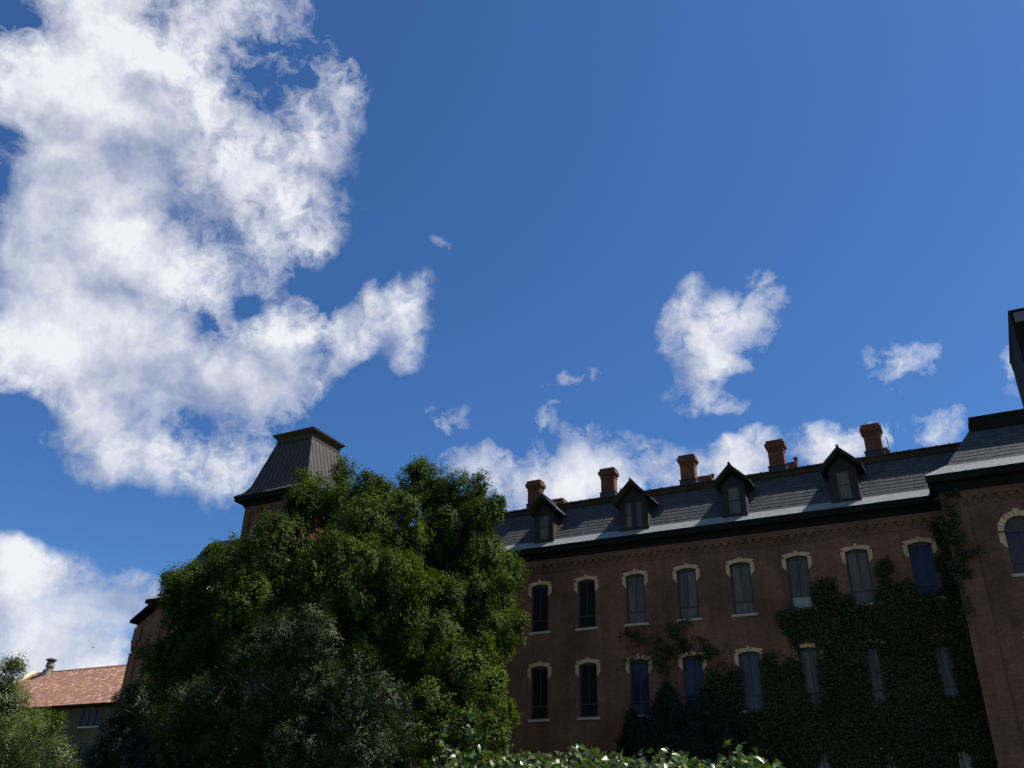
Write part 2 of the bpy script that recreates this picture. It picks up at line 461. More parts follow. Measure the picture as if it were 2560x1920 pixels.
def wall_front(mb, x0, x1, z0, z1, y, ops, depth=0.2):
    """wall facing -Y with arched openings; ops = (xc, w, zbottom, zspring, rise)"""
    cols = {}
    for o in ops:
        cols.setdefault(round(o[0], 3), []).append(o)
    xs = x0
    for xc in sorted(cols):
        lst = sorted(cols[xc], key=lambda o: o[2])
        wmax = max(o[1] for o in lst)
        l, r = xc - wmax / 2, xc + wmax / 2
        mb.face((xs, y, z0), (l, y, z0), (l, y, z1), (xs, y, z1))
        zb = z0
        for k, (c, w, zo, zs, rise) in enumerate(lst):
            ol, orr = c - w / 2, c + w / 2
            mb.face((l, y, zb), (r, y, zb), (r, y, zo), (l, y, zo))
            if w < wmax - 1e-6:
                mb.face((l, y, zo), (ol, y, zo), (ol, y, zs), (l, y, zs))
                mb.face((orr, y, zo), (r, y, zo), (r, y, zs), (orr, y, zs))
            ztop = zs + rise + 0.05
            pts = arch_pts(c, w, zs, rise)
            for (ax, az), (bx, bz) in zip(pts[:-1], pts[1:]):
                mb.face((ax, y, az), (bx, y, bz), (bx, y, ztop), (ax, y, ztop))
                mb.face((ax, y, az), (ax, y + depth, az), (bx, y + depth, bz), (bx, y, bz))
            if w < wmax - 1e-6:
                mb.face((l, y, zs), (ol, y, zs), (ol, y, ztop), (l, y, ztop))
                mb.face((orr, y, zs), (r, y, zs), (r, y, ztop), (orr, y, ztop))
            mb.face((ol, y, zo), (ol, y, zs), (ol, y + depth, zs), (ol, y + depth, zo))
            mb.face((orr, y, zo), (orr, y + depth, zo), (orr, y + depth, zs), (orr, y, zs))
            mb.face((ol, y, zo), (ol, y + depth, zo), (orr, y + depth, zo), (orr, y, zo))
            zb = ztop
        mb.face((l, y, zb), (r, y, zb), (r, y, z1), (l, y, z1))
        xs = r
    mb.face((xs, y, z0), (x1, y, z0), (x1, y, z1), (xs, y, z1))


ROWS = {'upper': (1.031, 11.93, 14.436, 0.10), 'mid': (1.013, 7.43, 10.023, 0.10), 'low': (1.013, 2.95, 5.53, 0.10)}
wins = []
for i in range(-3, 8):
    for rk, (w, zb, zs, rise) in ROWS.items():
        wins.append((i, rk, X0 + SP * i, w, zb, zs, rise))
mb = MB()
wall_front(mb, -42.0, -0.26, 0.0, 15.60, FY, [(x, w, zb, zs, rise) for (_, _, x, w, zb, zs, rise) in wins])
mb.box(-42.0, -0.26, FY + 0.21, FY + 9.3, 0.0, 15.9)       # body of the building behind the facade
main_wall = put('wall', mb.mesh('main_wall', M_BRICK), hall)
# proud band over the corbels
mb = MB()
mb.box(-42.0, -0.27, FY - 0.10, FY + 0.2, 15.60, 15.88)
put('brick_band', mb.mesh('brick_band', M_BRICK), hall)
mb = MB()
mb.box(-42.0, -0.27, FY - 0.035, FY + 0.1, 15.18, 15.235)
put('string_course', mb.mesh('string_course', M_BRICK), hall)
# corbels: a wide block over a narrow one
cb = MB()
cb.box(-0.135, 0.135, -0.09, 0.02, -0.13, 0.0)
cb.box(-0.062, 0.062, -0.06, 0.02, -0.25, -0.13)
cb.box(0.15, 0.272, -0.045, 0.02, -0.36, -0.25)
cme = cb.mesh('corbel', M_BRICK)
x = -25.3
while x < -0.6:
    put('corbel', cme, hall, (x, FY, 15.598))
    x += 0.42

# ---- windows
M_KEEP = {}


def leg_heights(zs, n=9):
    return [(zs - 0.075 * (k + 1), zs - 0.075 * k) for k in range(n)]


brick_mesh_cache = {}


def cream_piece(w, d, h):
    key = (round(w, 3), round(d, 3), round(h, 3))
    if key not in brick_mesh_cache:
        m = MB()
        m.box(-w / 2, w / 2, -d, 0.05, -h / 2, h / 2)
        brick_mesh_cache[key] = m.mesh('cream_brick', M_CREAM)
    return brick_mesh_cache[key]


def voussoir(p, q, o, s, yo, yi):
    """one wedge between inner points p,q and outer points o,s"""
    m = MB()
    m.hexa([(p[0], yo, p[1]), (q[0], yo, q[1]), (q[0], yi, q[1]), (p[0], yi, p[1]), (o[0], yo, o[1]), (s[0], yo, s[1]), (s[0], yi, s[1]), (o[0], yi, o[1])])
    return m


def surround(win, y, xc, w, zs, rise, single, band=0.235, orise=0.11, ear=0.185):
    """cream brick arch with stepped legs round a window head"""
    pieces = []          # (MB, name)
    n = 11
    inner = arch_pts(xc, w, zs, rise, n)
    wo = w + 2 * band
    outer = arch_pts(xc, wo, zs + ear, orise, n)
    gap = 0.006
    for k in range(n):
        (p, q), (o, s) = (inner[k], inner[k + 1]), (outer[k], outer[k + 1])
        t = 0.05
        p2 = (p[0] + (q[0] - p[0]) * t, p[1] + (q[1] - p[1]) * t)
        q2 = (q[0] + (p[0] - q[0]) * t, q[1] + (p[1] - q[1]) * t)
        o2 = (o[0] + (s[0] - o[0]) * t, o[1] + (s[1] - o[1]) * t)
        s2 = (s[0] + (o[0] - s[0]) * t, s[1] + (o[1] - s[1]) * t)
        if k == n // 2:
            o2 = (o2[0] - 0.012, o2[1] + 0.085)
            s2 = (s2[0] + 0.012, s2[1] + 0.085)
            pieces.append((voussoir(p2, q2, o2, s2, y - 0.055, y + 0.05), 'keystone'))
        else:
            pieces.append((voussoir(p2, q2, o2, s2, y - 0.03 - 0.004 * (k % 2), y + 0.05), 'voussoir'))
    for sgn in (-1, 1):
        for k in range(10):
            z1 = zs + ear * 0.62 - 0.075 * k
            wid = band - 0.004
            if k == 0:
                continue
            if k >= 7:
                wid = band - (k - 6) * 0.06
            xa = xc + sgn * (w / 2 + 0.004)
            xb = xc + sgn * (w / 2 + 0.004 + wid)
            m = MB()
            m.box(min(xa, xb), max(xa, xb), y - 0.028 - 0.005 * (k % 2), y + 0.05, z1 - 0.068, z1 - 0.002)
            pieces.append((m, 'cream_brick'))
    if single:
        for m, nm in pieces:
            put(nm, m.mesh(nm, M_CREAM), win)
    else:
        allm = MB()
        for m, nm in pieces:
            n0 = len(allm.v)
            allm.v += m.v
            allm.f += [tuple(n0 + i for i in f) for f in m.f]
        o = put('cream_brick_surround', allm.mesh('cream_brick_surround', M_CREAM), win)
        o['kind'] = 'stuff'


def window(parent, y, xc, w, zb, zs, rise, glassk, lower=None, single=True, sur=True, band=0.20, orise=0.11, ear=0.165, sill=True, name='window'):
    """frame with two tall upper lights over one low light; its panes, sill and cream bricks as sub-parts"""
    lower = lower or glassk
    fy0, fy1 = y + 0.10, y + 0.17
    gy = y + 0.145
    t = 0.075
    m = MB()
    l, r = xc - w / 2 + 0.002, xc + w / 2 - 0.002
    m.box(l, l + t, fy0, fy1, zb, zs)
    m.box(r - t, r, fy0, fy1, zb, zs)
    m.box(l + t, r - t, fy0, fy1, zb + 0.003, zb + t)
    ztr = zb + (zs - zb) * 0.235
    m.box(l + t, r - t, fy0 + 0.01, fy1, ztr, ztr + 0.055)
    m.box(xc - 0.022, xc + 0.022, fy0 + 0.015, fy1, ztr + 0.055, zs - 0.06)
    # arched head panel
    pts = arch_pts(xc, w - 0.004, zs - 0.002, rise, 10)
    for (ax, az), (bx, bz) in zip(pts[:-1], pts[1:]):
        m.hexa([(ax, fy0, zs - 0.06), (bx, fy0, zs - 0.06), (bx, fy1, zs - 0.06), (ax, fy1, zs - 0.06), (ax, fy0, az), (bx, fy0, bz), (bx, fy1, bz), (ax, fy1, az)])
    win = put(name, m.mesh('window_frame', M_FRAME), parent)
    for (a, b, c, d, gk) in ((l + t, xc - 0.022, ztr + 0.055, zs - 0.06, glassk), (xc + 0.022, r - t, ztr + 0.055, zs - 0.06, glassk), (l + t, r - t, zb + t, ztr, lower)):
        pm = MB()
        tl = rnd.uniform(-0.004, 0.004)
        pm.hexa([(a, gy + tl, c), (b, gy - tl, c), (b, gy + 0.01, c), (a, gy + 0.01, c), (a, gy, d), (b, gy, d), (b, gy + 0.012, d), (a, gy + 0.012, d)])
        put('pane', pm.mesh('pane', M_GLASS[gk]), win)
    if sill:
        sm = MB()
        sm.box(xc - w / 2 - 0.13, xc + w / 2 + 0.13, y - 0.07, y + 0.09, zb - 0.13, zb - 0.004)
        put('sill', sm.mesh('sill', M_STONE), win)
    if sur:
        surround(win, y, xc, w, zs, rise, single, band, orise, ear)
    return win


GL = {('upper', 0): ('dark', None), ('upper', 1): ('dark', None), ('upper', 2): ('grey', 'grey'), ('upper', 3): ('grey', 'grey'), ('upper', 4): ('grey', None),
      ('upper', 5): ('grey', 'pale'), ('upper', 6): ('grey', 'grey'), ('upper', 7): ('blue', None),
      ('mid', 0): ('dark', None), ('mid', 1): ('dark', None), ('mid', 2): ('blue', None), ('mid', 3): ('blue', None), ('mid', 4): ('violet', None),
      ('mid', 5): ('grey', 'violet'), ('mid', 6): ('grey', 'grey'), ('mid', 7): ('grey', 'grey'),
      ('low', 4): ('pale', None), ('low', 5): ('pale', None), ('low', 6): ('pale', None), ('low', 7): ('pale', None), ('low', 3): ('grey', None)}
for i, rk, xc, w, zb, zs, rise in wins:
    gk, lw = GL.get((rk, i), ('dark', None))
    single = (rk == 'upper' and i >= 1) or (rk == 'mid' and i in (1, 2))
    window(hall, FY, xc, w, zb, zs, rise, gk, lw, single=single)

# ---- eaves
mb = MB()
mb.box(-42.2, -0.30, FY - 0.12, FY + 0.15, 15.885, 16.232)
put('frieze', mb.mesh('frieze', M_TRIM), hall)
mb = MB()
mb.box(-42.2, -0.30, 43.60, FY + 0.1, 16.235, 16.27)
put('soffit', mb.mesh('soffit', M_TRIM), hall)
mb = MB()
mb.prism([(43.56, 16.24), (43.60, 16.235), (43.60, 16.55), (43.52, 16.55), (43.52, 16.47), (43.56, 16.41)], 'x', -42.2, -0.55)
put('fascia', mb.mesh('fascia', M_TRIM), hall)

# ---- main roof
mb = MB()
mb.prism([(43.56, 16.54), (44.0, 17.01), (45.5, 19.47), (49.3, 19.47), (50.8, 17.01), (51.2, 16.45), (51.2, 16.28), (43.61, 16.28)], 'x', -42.1, 6.0)
main_roof = put('mansard_roof', mb.mesh('main_roof', M_DECK), hall)


def slate_mesh(w, ln, th, mat, name):
    m = MB()
    m.hexa([(-w / 2, 0, 0), (w / 2, 0, 0), (w / 2, 0, th), (-w / 2, 0, th), (-w / 2, ln, 0.0), (w / 2, ln, 0.0), (w / 2, ln, th * 0.4), (-w / 2, ln, th * 0.4)])
    return m


SLATES = {}


def slates(parent, a, b, xl, xr, expo, wmin, wmax, mat, single, name, th=0.013, ang_extra=1.6):
    """courses of slates on the slope from a=(y,z) up to b=(y,z), facing -Y; xl/xr give the ends at height fraction t"""
    dy, dz = b[0] - a[0], b[1] - a[1]
    L = math.hypot(dy, dz)
    ang = math.atan2(dz, dy)
    nrm = (-math.sin(ang), math.cos(ang))
    big = MB()
    k, cnt = 0, 0
    n = int(round(L / expo))
    ex = L / n
    for k in range(n):
        t = k / n
        base = (a[0] + dy * t + nrm[0] * 0.018, a[1] + dz * t + nrm[1] * 0.018)
        x = xl(t) + rnd.uniform(-0.12, 0)
        x1 = xr(t)
        while x < x1:
            w = rnd.choice((0, 0.25, 0.5, 0.75, 1.0)) * (wmax - wmin) + wmin
            xa, xb = max(x, xl(t)), min(x + w, x1)
            if xb - xa > 0.05:
                full = xb - xa > w - 1e-4
                off = rnd.uniform(-0.012, 0.006)
                tilt = ang - R(ang_extra) + R(rnd.uniform(-0.9, 0.9))
                roll = R(rnd.uniform(-0.35, 0.35))
                loc = ((xa + xb) / 2, base[0] + math.cos(ang) * off, base[1] + math.sin(ang) * off)
                ln = min(ex * 1.22, (L - t * L) + 0.01)
                if single and full:
                    key = (round(w, 3), round(ln, 3), name)
                    if key not in SLATES:
                        SLATES[key] = slate_mesh(w - 0.008, ln, th, mat, name).mesh(name, mat)
                    put(name, SLATES[key], parent, loc, (tilt, roll, 0))
                    cnt += 1
                else:
                    sm = slate_mesh(xb - xa - 0.008, ln, th, mat, name)
                    mm = Matrix.Translation(loc) @ Euler((tilt, roll, 0)).to_matrix().to_4x4()
                    n0 = len(big.v)
                    big.v += [tuple(mm @ Vector(p)) for p in sm.v]
                    big.f += [tuple(n0 + i for i in f) for f in sm.f]
            x += w
    if big.f:
        o = put(name + '_field', big.mesh(name + '_field', mat), parent)
        o['kind'] = 'stuff'
    return cnt


slates(main_roof, (44.0, 17.01), (45.48, 19.44), lambda t: -26.5, lambda t: -4.8, 0.27, 0.20, 0.36, M_SLATE, False, 'slate')
slates(main_roof, (44.0, 17.01), (45.48, 19.44), lambda t: -4.8, lambda t: 0.2 + 1.2 * t, 0.27, 0.20, 0.36, M_SLATE, True, 'slate')
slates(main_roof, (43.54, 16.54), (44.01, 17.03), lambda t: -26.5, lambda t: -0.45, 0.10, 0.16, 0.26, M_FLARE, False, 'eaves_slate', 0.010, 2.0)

# ridge cornice along the top of the steep slope
mb = MB()
mb.prism([(45.30, 19.24), (45.5, 19.30), (45.75, 19.48), (45.75, 19.62), (45.12, 19.60), (45.12, 19.53), (45.20, 19.47), (45.24, 19.34)], 'x', -42.0, 5.0)
put('roof_cornice', mb.mesh('roof_cornice', M_CORN), hall)
mb = MB()
for i in range(46):                     # lapped joints of the cornice roll
    xa = -26.0 + i * 0.62
    mb.box(xa, xa + 0.06, 45.105, 45.3, 19.52, 19.632)
o = put('cornice_lap', mb.mesh('cornice_lap', M_CORN), hall)


# ---- dormers
def dormer(xc, fw, nwin):
    y = 43.88
    zb, ze, zp = 16.93, 18.66, 19.70
    hw = fw / 2
    m = MB()
    # walls (front as a frame round the window opening, cheeks)
    m.box(xc - hw, xc + hw, y + 0.06, 45.0, zb - 0.3, ze)
    m.prism([(xc - hw, ze), (xc + hw, ze), (xc, ze + hw * 0.98)], 'y', y + 0.06, 45.1)
    d = put('dormer', m.mesh('dormer', M_BROWN), hall)
    m = MB()
    ow = 0.60 if nwin == 1 else 0.36
    cs = [xc] if nwin == 1 else [xc - 0.30, xc + 0.30]
    xs = xc - hw
    for c in cs:
        m.box(xs, c - ow / 2, y, y + 0.059, zb, 18.52)
        xs = c + ow / 2
    m.box(xs, xc + hw, y, y + 0.059, zb, 18.52)
    m.box(xc - hw, xc + hw, y - 0.003, y + 0.059, 18.52, ze)
    m.box(xc - hw, xc + hw, y + 0.001, y + 0.059, zb, 17.08)
    m.prism([(xc - hw, ze), (xc + hw, ze), (xc, ze + hw * 0.98)], 'y', y + 0.002, y + 0.059)
    put('face_board', m.mesh('face_board', M_BROWN), d)
    m = MB()
    m.box(xc - hw - 0.06, xc + hw + 0.06, y - 0.06, y - 0.004, 16.93, 17.0)
    put('sill', m.mesh('dormer_sill', M_BROWN), d)
    # lit flashing at the cheek foot
    for c in cs:
        m = MB()
        a, b = c - ow / 2, c + ow / 2
        m.box(a, a + 0.035, y + 0.012, y + 0.05, 17.08, 18.52)
        m.box(b - 0.035, b, y + 0.012, y + 0.05, 17.08, 18.52)
        m.box(a + 0.035, b - 0.035, y + 0.008, y + 0.05, 17.77, 17.83)
        m.box(a + 0.035, b - 0.035, y + 0.012, y + 0.05, 17.08, 17.12)
        m.box(a + 0.035, b - 0.035, y + 0.012, y + 0.05, 18.48, 18.52)
        put('sash', m.mesh('sash', M_FRAME), d)
        for z0, z1 in ((17.12, 17.77), (17.83, 18.48)):
            m = MB()
            m.box(a + 0.035, b - 0.035, y + 0.03, y + 0.055, z0, z1)
            put('pane', m.mesh('pane', M_GLASS['grey']), d)
    # gable roof: two thick leaves with bargeboards
    ov, fr, th = 0.36, 0.40, 0.07
    ex = hw + ov
    zt = zp
    zl = zt - ex * 1.0
    for s, nm in ((-1, 'roof_slope'), (1, 'roof_slope')):
        m = MB()
        m.hexa([(xc, y - fr, zt - th), (xc + s * ex, y - fr, zl - th), (xc + s * ex, 45.05, zl - th), (xc, 45.6, zt - th),
                (xc, y - fr, zt), (xc + s * ex, y - fr, zl), (xc + s * ex, 45.05, zl), (xc, 45.6, zt)])
        put(nm, m.mesh('dormer_slope', M_SLATE), d)
        m = MB()
        m.hexa([(xc, y - fr - 0.04, zt - 0.16), (xc + s * (ex + 0.01), y - fr - 0.04, zl - 0.16), (xc + s * (ex + 0.01), y - fr, zl - 0.16), (xc, y - fr, zt - 0.16),
                (xc, y - fr - 0.04, zt + 0.03), (xc + s * (ex + 0.01), y - fr - 0.04, zl + 0.02), (xc + s * (ex + 0.01), y - fr, zl + 0.02), (xc, y - fr, zt + 0.03)])
        put('bargeboard', m.mesh('bargeboard', M_BROWN), d)
    m = MB()
    m.tube([(xc, y - fr - 0.06, zt + 0.04), (xc, 45.5, zt + 0.04)], [0.07, 0.07], 8)
    put('ridge_roll', m.mesh('ridge_roll', M_CORN), d)
    return d


for xc, fw, nw in ((-20.92, 1.18, 1), (-15.44, 1.60, 2), (-9.90, 1.22, 1), (-4.39, 1.34, 1), (-26.5, 1.2, 1)):
    dormer(xc, fw, nw)


# ---- chimneys
def chimney(xc, y, w, d, z0, z1, rods):
    m = MB()
    hx, hy = w / 2, d / 2
    def ring(k, za, zb):
        m.box(xc - hx - k, xc + hx + k, y - hy - k, y + hy + k, za, zb)
    ring(0, z0, z1 - 0.62)
    ring(0.035, z1 - 0.62, z1 - 0.56)
    ring(0.012, z1 - 0.56, z1 - 0.50)
    ring(0.045, z1 - 0.50, z1 - 0.44)
    ring(0.085, z1 - 0.44, z1 - 0.37)
    ring(0.125, z1 - 0.37, z1 - 0.18)
    c = put('chimney', m.mesh('chimney', M_CHIM), hall)
    m = MB()
    k = 0.055
    m.box(xc - hx - k, xc + hx + k, y - hy - k, y + hy + k, z1 - 0.18, z1)
    put('cap', m.mesh('chimney_cap', M_CHIM), c)
    m = MB()
    k = 0.06
    m.box(xc - hx - k, xc + hx + k, y - hy - k, y + hy + k, z0 - 0.3, z0 + 0.62)
    m.box(xc - hx - k - 0.03, xc + hx + k + 0.03, y - hy - k - 0.03, y + hy + k + 0.03, z0 + 0.56, z0 + 0.6)
    put('base_flashing', m.mesh('base_flashing', M_BASE), c)
    for k in rods:
        m = MB()
        m.tube([(xc + k * hx, y - hy * 0.6, z1), (xc + k * hx, y - hy * 0.6, z1 + 0.22)], [0.012, 0.006], 5)
        put('lightning_rod', m.mesh('lightning_rod', M_ROD), c)
    return c


for k, xc in enumerate((-22.49, -17.64, -12.78, -7.80, -2.83)):
    chimney(xc, 45.95, 0.82, 0.52, 19.48, 21.58, (-0.4, 0.5))
    chimney(xc + 0.02, 49.35, 0.82, 0.62, 19.3, 21.50, (-0.3, 0.6))
m = MB()
m.tube([(-2.24, 48.9, 19.4), (-2.28, 48.9, 21.9)], [0.03, 0.02], 6)
m.tube([(-2.28, 48.9, 21.9), (-2.33, 48.9, 22.05)], [0.035, 0.03], 6)
put('vent_pipe', m.mesh('vent_pipe', M_ROD), hall)
for xc, hgt in ((-12.27, 21.62), (-7.33, 21.85)):
    m = MB()
    m.lathe([(0.10, 21.4), (0.10, hgt - 0.08), (0.14, hgt - 0.08), (0.14, hgt)], xc, 49.3, 8)
    put('chimney_pot', m.mesh('chimney_pot', M_CHIM), hall)

# ---- right pavilion
PX, PY = -0.25, 42.0
mb = MB()
ops = [(2.56, 1.22, 12.15, 14.03, 0.61), (2.56, 1.22, 7.55, 9.6, 0.30), (6.2, 1.22, 12.15, 14.03, 0.61), (6.2, 1.22, 7.55, 9.6, 0.30)]
wall_front(mb, 0.74, 12.0, 0, 15.74, PY + 0.10, ops)
mb.box(PX, 0.74, PY, PY + 0.3, 0, 15.74)
mb.box(PX + 0.005, 12.0, PY + 0.31, 53.0, 0, 16.2)
put('pavilion_wall', mb.mesh('pavilion_wall', M_BRICK), hall)
mb = MB()
mb.box(PX, 12.0, PY - 0.004, PY + 0.3, 15.742, 16.06)
put('brick_band', mb.mesh('brick_band', M_BRICK), hall)
x = 0.90
while x < 8:
    put('corbel', cme, hall, (x, PY + 0.10, 15.738))
    x += 0.42
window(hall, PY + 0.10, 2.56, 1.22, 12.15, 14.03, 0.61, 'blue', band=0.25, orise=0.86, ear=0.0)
window(hall, PY + 0.10, 2.56, 1.22, 7.55, 9.6, 0.30, 'grey', band=0.25, orise=0.40, ear=0.10)
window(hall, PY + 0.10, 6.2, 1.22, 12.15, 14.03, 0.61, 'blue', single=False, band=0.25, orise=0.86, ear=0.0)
window(hall, PY + 0.10, 6.2, 1.22, 7.55, 9.6, 0.30, 'grey', single=False, band=0.25, orise=0.40, ear=0.10)
EX = -0.63
mb = MB()
mb.box(PX - 0.05, 12.0, PY - 0.08, 44.5, 16.06, 16.468)
put('frieze', mb.mesh('frieze', M_TRIM), hall)
mb = MB()
mb.box(EX + 0.03, 12.2, 41.60, 52.0, 16.47, 16.51)
put('soffit', mb.mesh('soffit', M_TRIM), hall)
mb = MB()
mb.prism([(41.55, 16.475), (41.60, 16.47), (41.60, 16.79), (41.51, 16.79), (41.51, 16.70), (41.55, 16.64)], 'x', EX - 0.04, 12.2)
mb.box(EX, EX + 0.045, 41.601, 52.0, 16.467, 16.785)
put('fascia', mb.mesh('fascia', M_TRIM), hall)
prof = [(41.55, 16.785), (42.0, 17.27), (43.5, 19.50)]
xin = [EX, 0.31, 1.70]
mb = MB()
ring = []
for (y, z), xl in zip(prof, xin):
    ring.append([(xl, y, z), (12.2, y, z), (12.2, 95 - y, z), (xl, 95 - y, z)])
for a, b in zip(ring[:-1], ring[1:]):
    for i in range(4):
        j = (i + 1) % 4
        mb.face(a[i], a[j], b[j], b[i])
mb.face(*ring[-1])
pav_roof = put('pavilion_roof', mb.mesh('pavilion_roof', M_DECK), hall)
n1 = slates(pav_roof, prof[1], (43.47, 19.46), lambda t: 0.31 + 1.37 * t + 0.09, lambda t: 3.9, 0.27, 0.20, 0.36, M_SLATE, True, 'slate')
slates(pav_roof, prof[1], (43.47, 19.46), lambda t: 3.9, lambda t: 12.1, 0.27, 0.20, 0.36, M_SLATE, False, 'slate')
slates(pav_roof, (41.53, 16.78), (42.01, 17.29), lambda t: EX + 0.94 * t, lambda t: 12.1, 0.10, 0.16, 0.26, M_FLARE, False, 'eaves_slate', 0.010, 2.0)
mb = MB()                                # hip cover strip
mb.hexa([(0.29, 41.97, 17.27), (0.40, 41.97, 17.27), (0.40, 42.02, 17.30), (0.29, 42.02, 17.30), (1.66, 43.46, 19.50), (1.77, 43.46, 19.50), (1.77, 43.5, 19.52), (1.66, 43.5, 19.52)])
put('hip_strip', mb.mesh('hip_strip', M_SLATE), pav_roof)
mb = MB()
mb.prism([(43.28, 19.32), (43.5, 19.36), (43.75, 19.62), (43.75, 19.98), (43.12, 19.96), (43.12, 19.86), (43.18, 19.78), (43.22, 19.50)], 'x', 1.66, 12.3)
mb.box(1.62, 1.9, 43.76, 51.0, 19.45, 19.96)
put('roof_cornice', mb.mesh('roof_cornice', M_TRIM), hall)

# ---- big tower behind the pavilion
mb = MB()
mb.box(4.82, 12.0, 46.06, 52.0, 15.0, 26.155)
put('tower_wall', mb.mesh('tower_wall', M_TRIM), hall)
M_GREYP = material('grey_board', rough=0.6, spec=0.3, build=b_var((0.12, 0.125, 0.12), (0.16, 0.165, 0.16), 1.5))  # slightly varied grey for the tower frieze
mb = MB()
mb.box(4.95, 11.9, 46.02, 46.055, 26.02, 26.58)
put('tower_frieze', mb.mesh('tower_frieze', M_GREYP), hall)
mb = MB()
mb.box(4.80, 4.945, 46.0, 46.058, 26.16, 26.6)
mb.box(4.80, 12.1, 46.059, 52.0, 26.16, 26.6)
mb.box(4.76, 12.2, 45.95, 52.05, 26.605, 26.72)
put('tower_cornice', mb.mesh('tower_cornice', M_TRIM), hall)
for xx in (7.2, 10.0):
    mb = MB()
    mb.box(xx - 0.5, xx + 0.5, 46.01, 46.055, 21.5, 24.5)
    put('louvre', mb.mesh('louvre', M_FRAME), hall)

# ---- left pavilion
LX, LY = -50.0, 42.8
mb = MB()
ops = [(-47.4, 1.05, 11.4, 13.9, 0.1), (-47.4, 1.05, 6.9, 9.5, 0.1), (-44.4, 1.05, 11.4, 13.9, 0.1), (-44.4, 1.05, 6.9, 9.5, 0.1)]
wall_front(mb, LX, -41.6, 0, 15.75, LY, ops)
mb.box(LX, -41.6, LY + 0.21, 53.0, 0, 15.75)
put('pavilion_wall', mb.mesh('left_wall', M_BRICK), hall)
for xc, w, zb, zs, rise in ops:
    window(hall, LY, xc, w, zb, zs, rise, 'dark', single=False)
# lower side block with its sloping roof
mb = MB()
mb.prism([(-51.62, 0.0), (LX - 0.003, 0.0), (LX - 0.003, 15.45), (-51.62, 14.55)], 'y', LY + 0.001, 50.0)
mb.prism([(-51.74, 13.45), (-51.20, 13.45), (-51.20, 13.0), (-51.5, 12.9), (-51.6, 12.75), (-51.6, 12.9)], 'y', LY - 0.12, LY + 0.6)
mb.box(-51.66, -51.02, LY - 0.12, LY, 0, 12.6)
mb.box(-51.66, -51.02, LY - 0.12, LY, 13.46, 14.3)
mb.box(-49.95, -49.2, LY - 0.12, LY - 0.002, 0, 15.6)
put('side_block', mb.mesh('side_block', M_BRICK), hall)
mb = MB()
mb.hexa([(-51.72, 42.2, 14.56), (-49.9, 42.2, 15.62), (-49.9, 50.4, 15.62), (-51.72, 50.4, 14.56), (-51.72, 42.2, 14.74), (-49.98, 42.2, 15.84), (-49.98, 50.4, 15.84), (-51.72, 50.4, 14.74)])
put('side_roof', mb.mesh('side_roof', M_TRIM), hall)
mb = MB()
mb.box(-50.0, -41.6, LY - 0.05, LY + 0.1, 15.752, 15.86)
mb.box(-50.56, -41.5, 42.25, 53.0, 15.86, 15.90)
put('soffit', mb.mesh('soffit', M_TRIM), hall)
mb = MB()
mb.box(-50.60, -41.5, 42.2, 42.249, 15.80, 16.06)
mb.box(-50.60, -50.561, 42.25, 53.0, 15.80, 16.06)
put('fascia', mb.mesh('fascia', M_TRIM), hall)
lp = [(42.18, 16.05, -50.63), (42.8, 16.62, -49.5), (44.0, 20.2, -47.36)]
mb = MB()
ring = [[(xl, y, z), (-41.3, y, z), (-41.3, 95.6 - y, z), (xl, 95.6 - y, z)] for y, z, xl in lp]
for a, b in zip(ring[:-1], ring[1:]):
    for i in range(4):
        j = (i + 1) % 4
        mb.face(a[i], a[j], b[j], b[i])
mb.face(*ring[-1])
lroof = put('pavilion_roof', mb.mesh('left_roof', M_DECK), hall)
slates(lroof, (42.8, 16.62), (43.98, 20.15), lambda t: -49.45 + 2.1 * t, lambda t: -41.4, 0.30, 0.22, 0.4, M_SLATE, False, 'slate')
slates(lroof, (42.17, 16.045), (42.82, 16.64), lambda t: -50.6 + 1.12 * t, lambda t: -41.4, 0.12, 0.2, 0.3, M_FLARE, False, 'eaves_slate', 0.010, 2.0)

# ---- left tower with standing-seam metal roof
TX, TXR, TYF = -47.2, -41.5, 46.6
TB = TYF + (TXR - TX)
TC = (TX + TXR) / 2
mb = MB()
wall_front(mb, TX + 0.55, TXR - 0.55, 13.0, 23.45, TYF + 0.09, [(-45.72, 0.86, 19.3, 21.62, 0.43), (-43.0, 0.86, 19.3, 21.62, 0.43)])
mb.box(TX, TX + 0.55, TYF, TYF + 0.3, 13, 23.45)
mb.box(TXR - 0.55, TXR, TYF, TYF + 0.3, 13, 23.45)
mb.box(TX, TXR, TYF - 0.003, TYF + 0.3, 23.452, 24.05)
mb.box(TX + 0.003, TXR - 0.003, TYF + 0.302, TB, 13, 24.04)
put('tower_wall', mb.mesh('left_tower_wall', M_BRICK), hall)
x = TX + 0.72
while x < TXR - 0.6:
    put('corbel', cme, hall, (x, TYF + 0.09, 23.44))
    x += 0.42
for xx in (-45.72, -43.0):
    window(hall, TYF + 0.09, xx, 0.86, 19.3, 21.62, 0.43, 'grey', single=False, band=0.24, orise=0.67, ear=0.0)
mb = MB()
e0 = 0.62
mb.box(TX - e0, TXR + e0, TYF - e0, TB + e0, 24.06, 24.30)
mb.box(TX - 0.1, TXR + 0.1, TYF - 0.1, TB + 0.1, 23.7, 24.055)
mb.box(TX - e0 - 0.05, TXR + e0 + 0.05, TYF - e0 - 0.05, TB + e0 + 0.05, 24.30, 24.42)
put('tower_eave', mb.mesh('tower_eave', M_TRIM), hall)
